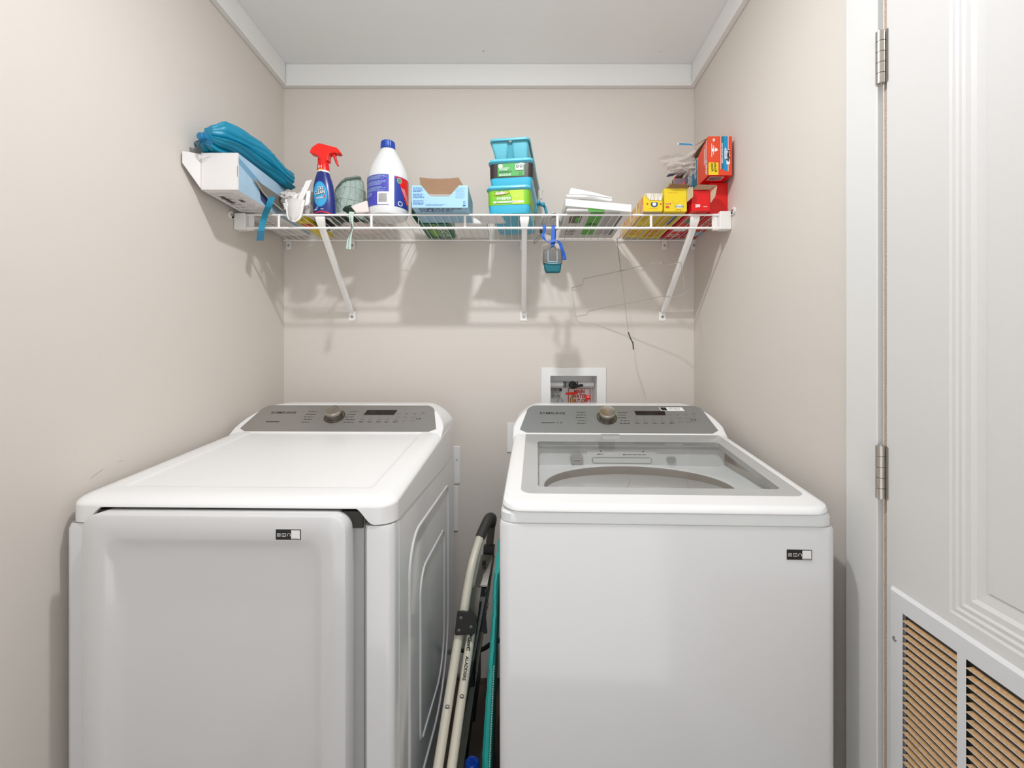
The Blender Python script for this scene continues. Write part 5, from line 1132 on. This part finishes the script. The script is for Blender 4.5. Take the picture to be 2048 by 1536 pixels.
tag((lambda: (b := MB(), b.tube(spline([P(1083, 466, 1.56), P(1078, 478, 1.555), P(1068, 487, 1.555), P(1069, 482, 1.556), P(1079, 470, 1.56), P(1083, 464, 1.56)], 5), .0009, M['ink'], 5), b.loft([[P(1082, 462, 1.56) + V((r_ * cos(2 * pi * i / 10), r_ * sin(2 * pi * i / 10), z_)) for i in range(10)] for r_, z_ in ((.002, -.008), (.005, -.005), (.005, .006), (.002, .009))], M['black'], True, True), b.build('cord_loop', origin=P(1080, 470, 1.56)))[-1])(), 'thin dark cord loop with a black toggle left of the blue lanyard', 'cord')
# ---------------------------------------------------------------- bent wire frame hanging from the shelf
wf = thing('bent_drying_frame', P(1240, 478, 1.76), 'bent thin steel wire drying frame hanging crooked below the shelf', 'wire frame')
def wd(px): return 1.842 - .245 * (px - 1145) / 226
def wp(cx, cy, off=0.0): px = 1060 + cx * .2213; return P(px, 460 + cy * .2213, wd(px) + off)
b = MB(); b.tube([wp(380, 520), wp(470, 497), wp(485, 442), wp(822, 370), wp(1150, 290), wp(1248, 318), wp(1355, 292), wp(1366, 296), wp(1402, 572), wp(1397, 586), wp(1285, 612), wp(1205, 595), wp(858, 665), wp(525, 735), wp(510, 768), wp(415, 782), wp(380, 540)], .0016, M['rodsteel'], 6, True); b.build('loop', wf)
b = MB(); o_ = -.0028; b.tube([P(1241.5, 462, 1.76), P(1241.5, 474, 1.757), wp(785, 82, .03), wp(790, 120, .015), wp(822, 370, o_), wp(858, 665, o_), wp(888, 925, -.005)], .00135, M['rodsteel'], 6); b.build('stem', wf)
b = MB(); b.tube([wp(888, 925, -.005), wp(908, 980, -.012), wp(930, 1022, -.012), wp(935, 1080, -.010)], .0021, M['black'], 8); b.build('dark_tip', wf)
b = MB(); b.tube([wp(800, 375, -.001), wp(850, 364, -.001)], .0028, M['rodsteel'], 8); b.build('crimp', wf)

# ================================================================== WATER BOX in the back wall
wb = thing('washer_outlet_box', (0.224, YB, 1.0), 'white recessed washing machine water outlet box in the back wall', 'outlet box')
b = MB(); y = YB - .006
ox = [(.092, 1.264), (.356, 1.264), (.356, .985), (.092, .985)]; ix = [(HX0, HZ1), (HX1, HZ1), (HX1, HZ0), (HX0, HZ0)]
def fr4(p, yy): return [(x, yy, z) for x, z in p]
b.loft([fr4(ox, YB - .0005), fr4(ox, y), fr4(ix, y), fr4(ix, YB + .10)], M['plastic'], False, True); b.build('box_frame', wb, bevel=.0012)
fb = front((HX0, YB + .0995, HZ0)); LW = HX1 - HX0; LH = HZ1 - HZ0
k = (YB + .10) / YB
def bp(px, py, d=YB + .099): return P(px, py, d)
def bf(x, y, l=0.0): return P(1080 + x * 140 / 2048, 730 + y * 80 / 1170, YB + .0985 - l)      # crop pixels of the plate
b = MB(); b.poly(lambda x, y, l=0.0: bf(x, y, l), [(825, 1290), (1475, 1290), (1475, 680), (825, 680)], M['white'], .0003)
for r_ in ((825, 680, 1475, 700), (825, 680, 845, 1290), (1455, 680, 1475, 1290), (825, 1270, 1475, 1290)): b.poly(bf, [(r_[0], r_[3]), (r_[2], r_[3]), (r_[2], r_[1]), (r_[0], r_[1])], M['redprint'], .0007)
tf = lambda x, y, l=0.0: bf(x * 1000, 1250 - y * 1000, l)
for tx, yy in (('MAIN', .422), ('WATER', .280), ('SHUT-OFF', .142)): b.text(tf, tx, 1.150, yy, .155, M['redprint'], .0009, .05, align='CENTER', sx=.82 if tx != 'SHUT-OFF' else .72)
b.poly(bf, [(330, 775), (640, 775), (640, 680), (330, 680)], M['blackprint'], .0005); b.lines(tf, .345, .475 + .005, .63, .56, 2, M['white'], 3, .0009, .45, cw=.03); b.lines(tf, .33, .27, .63, .46, 5, M['ink'], 5, .0006, .5, cw=.05)
b.build('warning_labels', wb)['label'] = 'red framed MAIN WATER SHUT-OFF label and small black label'
b = MB(); yp = YB + .055; zp = P(1150, 769, yp).z
b.tube([(HX0 + .002, yp, zp), (.198, yp, zp)], .0105, M['white'], 14); b.tube([(.240, yp, zp), (HX1 - .002, yp, zp)], .0105, M['white'], 14); b.build('pvc_pipe', wb)
b = MB()
for x in (.188, .194, .244): b.tube([(x, yp, zp), (x + .004, yp, zp)], .0125, M['ink'], 14)
b.tube([(.198, yp, zp), (.240, yp, zp)], .0115, M['strip'], 14); b.build('pipe_clamps', wb)
b = MB(); kc = V((.2255, yp - .022, zp - .002))
b.loft([[kc + V((r_ * cos(2 * pi * i / 20), yy, r_ * sin(2 * pi * i / 20))) for i in range(20)] for r_, yy in ((.010, .018), (.0165, .012), (.0165, .0), (.013, -.004))], M['black'], True, True)
b.tube([kc + V((0, -.002, -.002)), kc + V((.020, -.004, -.004)), kc + V((.034, -.003, -.001)), kc + V((.042, -.003, -.001))], [.012, .0058, .0062, .0045], M['black'], 10); b.build('valve_handle', wb)
for (a_, c_, rr_) in ((bf(740, 840, .05), bf(1100, 820, .05), .0052), (bf(1340, 950, .05), bf(1475, 950, .05), .0095)):
    b = MB(); b.tube([a_, a_.lerp(c_, .3), a_.lerp(c_, .7), c_], [rr_ * .7, rr_, rr_ * 1.1, rr_ * .6], M['bottlered'], 8); b.build('tap_handle', wb)['label'] = 'red plastic tap handle'
b = MB(); a_ = bf(930, 870, .045); b.tube([a_, a_ - V((0, 0, .012)), a_ - V((0, 0, .013)), a_ - V((0, 0, .05))], [.004, .004, .0075, .0085], mat('valve_brass', (176, 146, 84), .3, .9), 12); b.build('tap_body', wb)
b = MB(); a_ = bf(590, 1000, .03); b.tube([a_ + V((0, 0, 0.0)), a_ - V((0, 0, .04))], .012, M['strip'], 14); b.build('drain_cap', wb)
# plates
def wplate(name, x0, x1, z0, z1, label):
    r_ = thing(name, ((x0 + x1) / 2, YB, z0), label, 'wall plate'); b = MB(); b.box((x0, YB - .005, z0), (x1, YB - .0003, z1), M['plastic']); b.build('cover_plate', r_, bevel=.0015)
    return r_
r_ = wplate('outlet_plate', -.046, .074, .92, 1.040, 'white outlet cover plate peeking out left of the washer console')
r_ = wplate('receptacle_plate', -.395, -.2385, .792, .944, 'white receptacle plate on the back wall between the appliances')
b = MB(); f = front((-.250, YB - .0055, .888)); b.disc(f, 0, 0, .003, .003, M['screw'], .0006, 10); b.build('screw', r_)
wplate('wall_shading_slab', -.42, -.246, .60, .782, 'thin white slab standing in for lighter wall shading below the receptacle plate')  # added slab, its white stands for a lighter patch of wall shading
b = MB(); b.tube(spline([(-.36, 1.80, .19), (-.24, 1.78, .165), P(940, 1304, 1.76), P(966, 1298, 1.74), P(990, 1284, 1.74), (.02, 1.74, .25)], 8), .0085, M['black'], 10); tag(b.build('power_cord', origin=(-.1, 1.76, .16)), 'thick black power cord running behind the ladder near the back wall', 'cord')

# ================================================================== STEP LADDER between the machines
C('cream', (206, 198, 180), .35, var=.03); C('olive', (84, 80, 66), .4, var=.1); C('grip', (52, 49, 45), .65, bump=.2, scale=150); C('brk', (38, 36, 34), .5, bump=.1, scale=80); C('steelp', (110, 106, 98), .35, metal=.6, var=.15)
lad = thing('folding_step_ladder', (-.16, 1.2, 0), 'folded cream tubular step ladder leaning between dryer and washer', 'step ladder')
def lp(cx, cy, d): return P(820 + cx * .349, 1000 + cy * .349, d)
def ext(a, c, z):
    t = (z - a.z) / (c.z - a.z); return a + (c - a) * t
A0_, A1_ = lp(280, 775, 1.24), lp(160, 1536, 1.08)
B0_, B1_ = lp(350, 765, 1.25), lp(238, 1536, 1.09)
A2_, B2_ = ext(A0_, A1_, .012), ext(B0_, B1_, .012)
top = spline([lp(310, 640, 1.27), lp(325, 540, 1.30), lp(350, 400, 1.34), lp(375, 300, 1.38), lp(402, 215, 1.42)], 6)
b = MB(); b.tube(top, .0128, M['cream'], 14); b.build('handle_rail', lad)
b = MB(); g = spline([lp(402, 215, 1.42), lp(425, 160, 1.44), lp(450, 108, 1.47), lp(466, 100, 1.50), lp(472, 115, 1.535), lp(468, 140, 1.56)], 12); b.tube(g, [.0155] * (len(g) - 16) + [.0145] * 16, M['grip'], 20); b.build('hand_grip', lad)['label'] = 'dark ribbed hand grip'
b = MB(); b.tube([lp(468, 140, 1.56), lp(462, 200, 1.56), lp(455, 262, 1.56)], .0128, M['olive'], 12); b.build('handle_rail', lad)
for (p, q_) in ((A0_, A2_), (B0_, B2_)):
    b = MB(); b.tube([p + (p - q_).normalized() * .03, q_], .0122, M['cream'], 14); rl = b.build('front_leg', lad)
    b = MB(); b.tube([ext(p, q_, .05), ext(p, q_, .006)], .0148, M['black'], 12); b.build('rubber_foot', rl)
b = MB(); ff = lambda x, y, l=0.0: lp(x, y, 1.222 - l)
b.prism(ff, list(reversed([(272, 632), (330, 640), (345, 615), (387, 675), (372, 765), (366, 770), (262, 776), (255, 768)])), .030, M['brk']); brk = b.build('hinge_bracket', lad, bevel=.003, seg=3)
for x, y in ((292, 676), (350, 727), (281, 747)):
    b = MB(); c_ = ff(x, y, .001); b.loft([[c_ + V((r2 * cos(2 * pi * i / 12), -l, r2 * sin(2 * pi * i / 12))) for i in range(12)] for r2, l in ((.0052, 0), (.0048, .002), (.0025, .0028))], M['steelp'], False, True); b.build('rivet', brk)
for x, y, p, q_ in ((222, 1136, A0_, A2_), (294, 1112, B0_, B2_)):
    z_ = lp(x, y, 1.17).z; c0 = ext(p, q_, z_); b = MB(); c_ = c0 + V((0, -.0132, 0)); b.loft([[c_ + V((r2 * cos(2 * pi * i / 12), -l, r2 * sin(2 * pi * i / 12))) for i in range(12)] for r2, l in ((.0058, -.001), (.0052, .0022), (.0028, .0032))], M['screw'], False, True); b.build('rivet', lad)
b = MB(); lt = (A0_ - A2_).normalized()
dirv = (B0_ - B2_).normalized(); o0 = ext(B0_, B2_, lp(0, 1045, 1.19).z)
nrm = V((0, -1, 0)); nrm = (nrm - dirv * nrm.dot(dirv)).normalized(); sde = dirv.cross(nrm).normalized()
tfl = lambda x, y, l=0.0: o0 + dirv * (.112 - x) + sde * (.0122 * sin((y - .0035) / .0122)) + nrm * (.0122 * cos((y - .0035) / .0122) + l + .0002)
b.text(tfl, 'ALADDERS', .052, -.001, .0115, M['blackprint'], .0006, .03, sx=.95); b.text(tfl, 'Gorill', .008, -.0020, .0135, M['blackprint'], .0006, .05, sx=1.0)
b.disc(tfl, .002, .0045, .006, .0045, M['blackprint'], .0007, 12); b.build('maker_print', lad)['label'] = 'black lettering on the right front tube'
# rear side: dark steel rails, latch plate, folded steps
b = MB(); rp0, rp1 = lp(452, 262, 1.555), lp(405, 640, 1.40)
b.ribbon([lp(440, 320, 1.52), lp(425, 410, 1.47), lp(405, 500, 1.43)], V((.020, 0, 0)), .010, M['steelp']); b.build('latch_plate', lad)
b = MB(); b.ribbon([lp(455, 258, 1.555), lp(450, 320, 1.55)], V((.0185, 0, 0)), .030, M['brk']); b.build('hinge_bracket', lad)
b = MB(); b.box(tuple(lp(414, 372, 1.475) - V((0, .004, 0))), tuple(lp(434, 350, 1.475) + V((0, .006, 0))), M['black']); b.build('latch_button', lad)
b = MB(); b.tube([lp(362, 490, 1.42), lp(375, 500, 1.42), lp(420, 488, 1.42), lp(448, 492, 1.42), lp(432, 525, 1.42)], .0013, M['screw'], 6); b.build('latch_wire', lad)
R0_, R1_ = lp(468, 320, 1.55), lp(395, 1000, 1.36)
def strut(name, a, c, w, t, m, zend=None):
    b = MB(); e = ext(a, c, zend) if zend is not None else c; b.ribbon([a, e], V((w, 0, 0)), t, m); return b.build(name, lad)
strut('rear_leg', R0_, lp(330, 1240, 1.30), .010, .022, M['olive'], .02)
strut('rear_leg', lp(395, 480, 1.45), lp(420, 760, 1.42), .012, .02, M['black'])
strut('side_channel', lp(378, 500, 1.40), lp(332, 850, 1.33), .017, .012, M['steelp'])
strut('side_channel', lp(415, 560, 1.44), lp(275, 1300, 1.22), .011, .020, M['black'], .05)
strut('brace_strap', lp(440, 590, 1.46), lp(330, 1060, 1.34), .007, .008, M['olive'])
for k, (y, d, x) in enumerate(((1010, 1.34, 352), (1330, 1.25, 318))):
    b = MB(); c_ = lp(x, y, d) + V((0, .07 * k, 0)); b.box((c_.x - .017, c_.y - .01, c_.z - .13), (c_.x + .012 - .012 * k, c_.y + .20 - .07 * k, c_.z + .06), M['black']); b.build('folded_step', lad, bevel=.006)
for x, y, d in ((437, 607, 1.43), (380, 637, 1.39), (385, 985, 1.32), (320, 1345, 1.22)):
    b = MB(); c_ = lp(x, y, d); b.loft([[c_ + V((r2 * cos(2 * pi * i / 10), -l, r2 * sin(2 * pi * i / 10))) for i in range(10)] for r2, l in ((.0038, 0), (.0035, .002), (.0018, .0026))], M['steelp'], False, True); b.build('rivet', lad)

# ---------------------------------------------------------------- teal fabric panel leaning on the washer
C('tealf', (18, 156, 148), .45, bump=.5, scale=28, bdist=.003, var=.12)
tp = thing('teal_fabric_panel', (-.065, 1.25, 0), 'flat folded teal nylon bag with stitched edge squeezed beside the washer', 'bag')
b = MB(); rings = []
for i in range(97):
    t = i / 96; 
    z = .004 + .715 * t; x = -.092 + .034 * t; th = .0135 - .0075 * t; y0_ = 1.08 + .12 * t ** 2; y1_ = 1.50 - .06 * t
    wv = .0040 * noise.noise(V((z * 14, 1.2, 0))) + .0035 * noise.noise(V((z * 45, 3, 0)))
    rings.append([V((x - th + wv, y0_ + .008, z)), V((x - th * .4 + wv, y0_, z + .002 * noise.noise(V((z * 40, 0, 0))))), V((x + th * .4 + wv, y0_ - .001, z)), V((x + th, y0_ + .008, z)), V((x + th, y1_, z)), V((x - th, y1_, z))])
b.loft(rings, M['tealf'], True, True); b.build('fabric_body', tp)
b = MB()
for i in range(0, 32):
    for k2 in range(3):
        t = (i + k2 / 3) / 32 * .72; z = .004 + .715 * t; x = -.092 + .034 * t; th = .0135 - .0075 * t; y0_ = 1.08 + .12 * t ** 2
        c_ = V((x + th * .75, y0_ + .001, z)); b.box(tuple(c_ - V((.0012, .0012, .0013))), tuple(c_ + V((.0012, .0012, .0013))), M['tape'])
st_ = b.build('stitching', tp); st_['kind'] = 'stuff'; st_['label'] = 'row of pale stitches'
# ---------------------------------------------------------------- bottle with blue cap on the floor
bt = thing('detergent_bottle', (-.1226, 1.20, 0), 'bottle with a round blue cap standing on the floor between the machines', 'bottle')
cx_, cy_ = -.1226, 1.20
b = MB(); b.loft([ovring(cx_, cy_, z, r_, r_, 28) for z, r_ in ((0, .014), (.004, .0165), (.16, .0165), (.18, .0165), (.195, .014), (.205, .014))], M['navyp'], True, True); b.build('bottle_body', bt)
b = MB(); b.loft([ovring(cx_, cy_, z, r_, r_, 28) for z, r_ in ((.200, .0195), (.222, .0190), (.226, .0165), (.224, .012), (.224, .008), (.229, .0075), (.229, .003), (.226, .0025))], M['capblue'], True, True); b.build('cap', bt)

for o in bpy.data.objects:
    if '_o' in o: del o['_o']
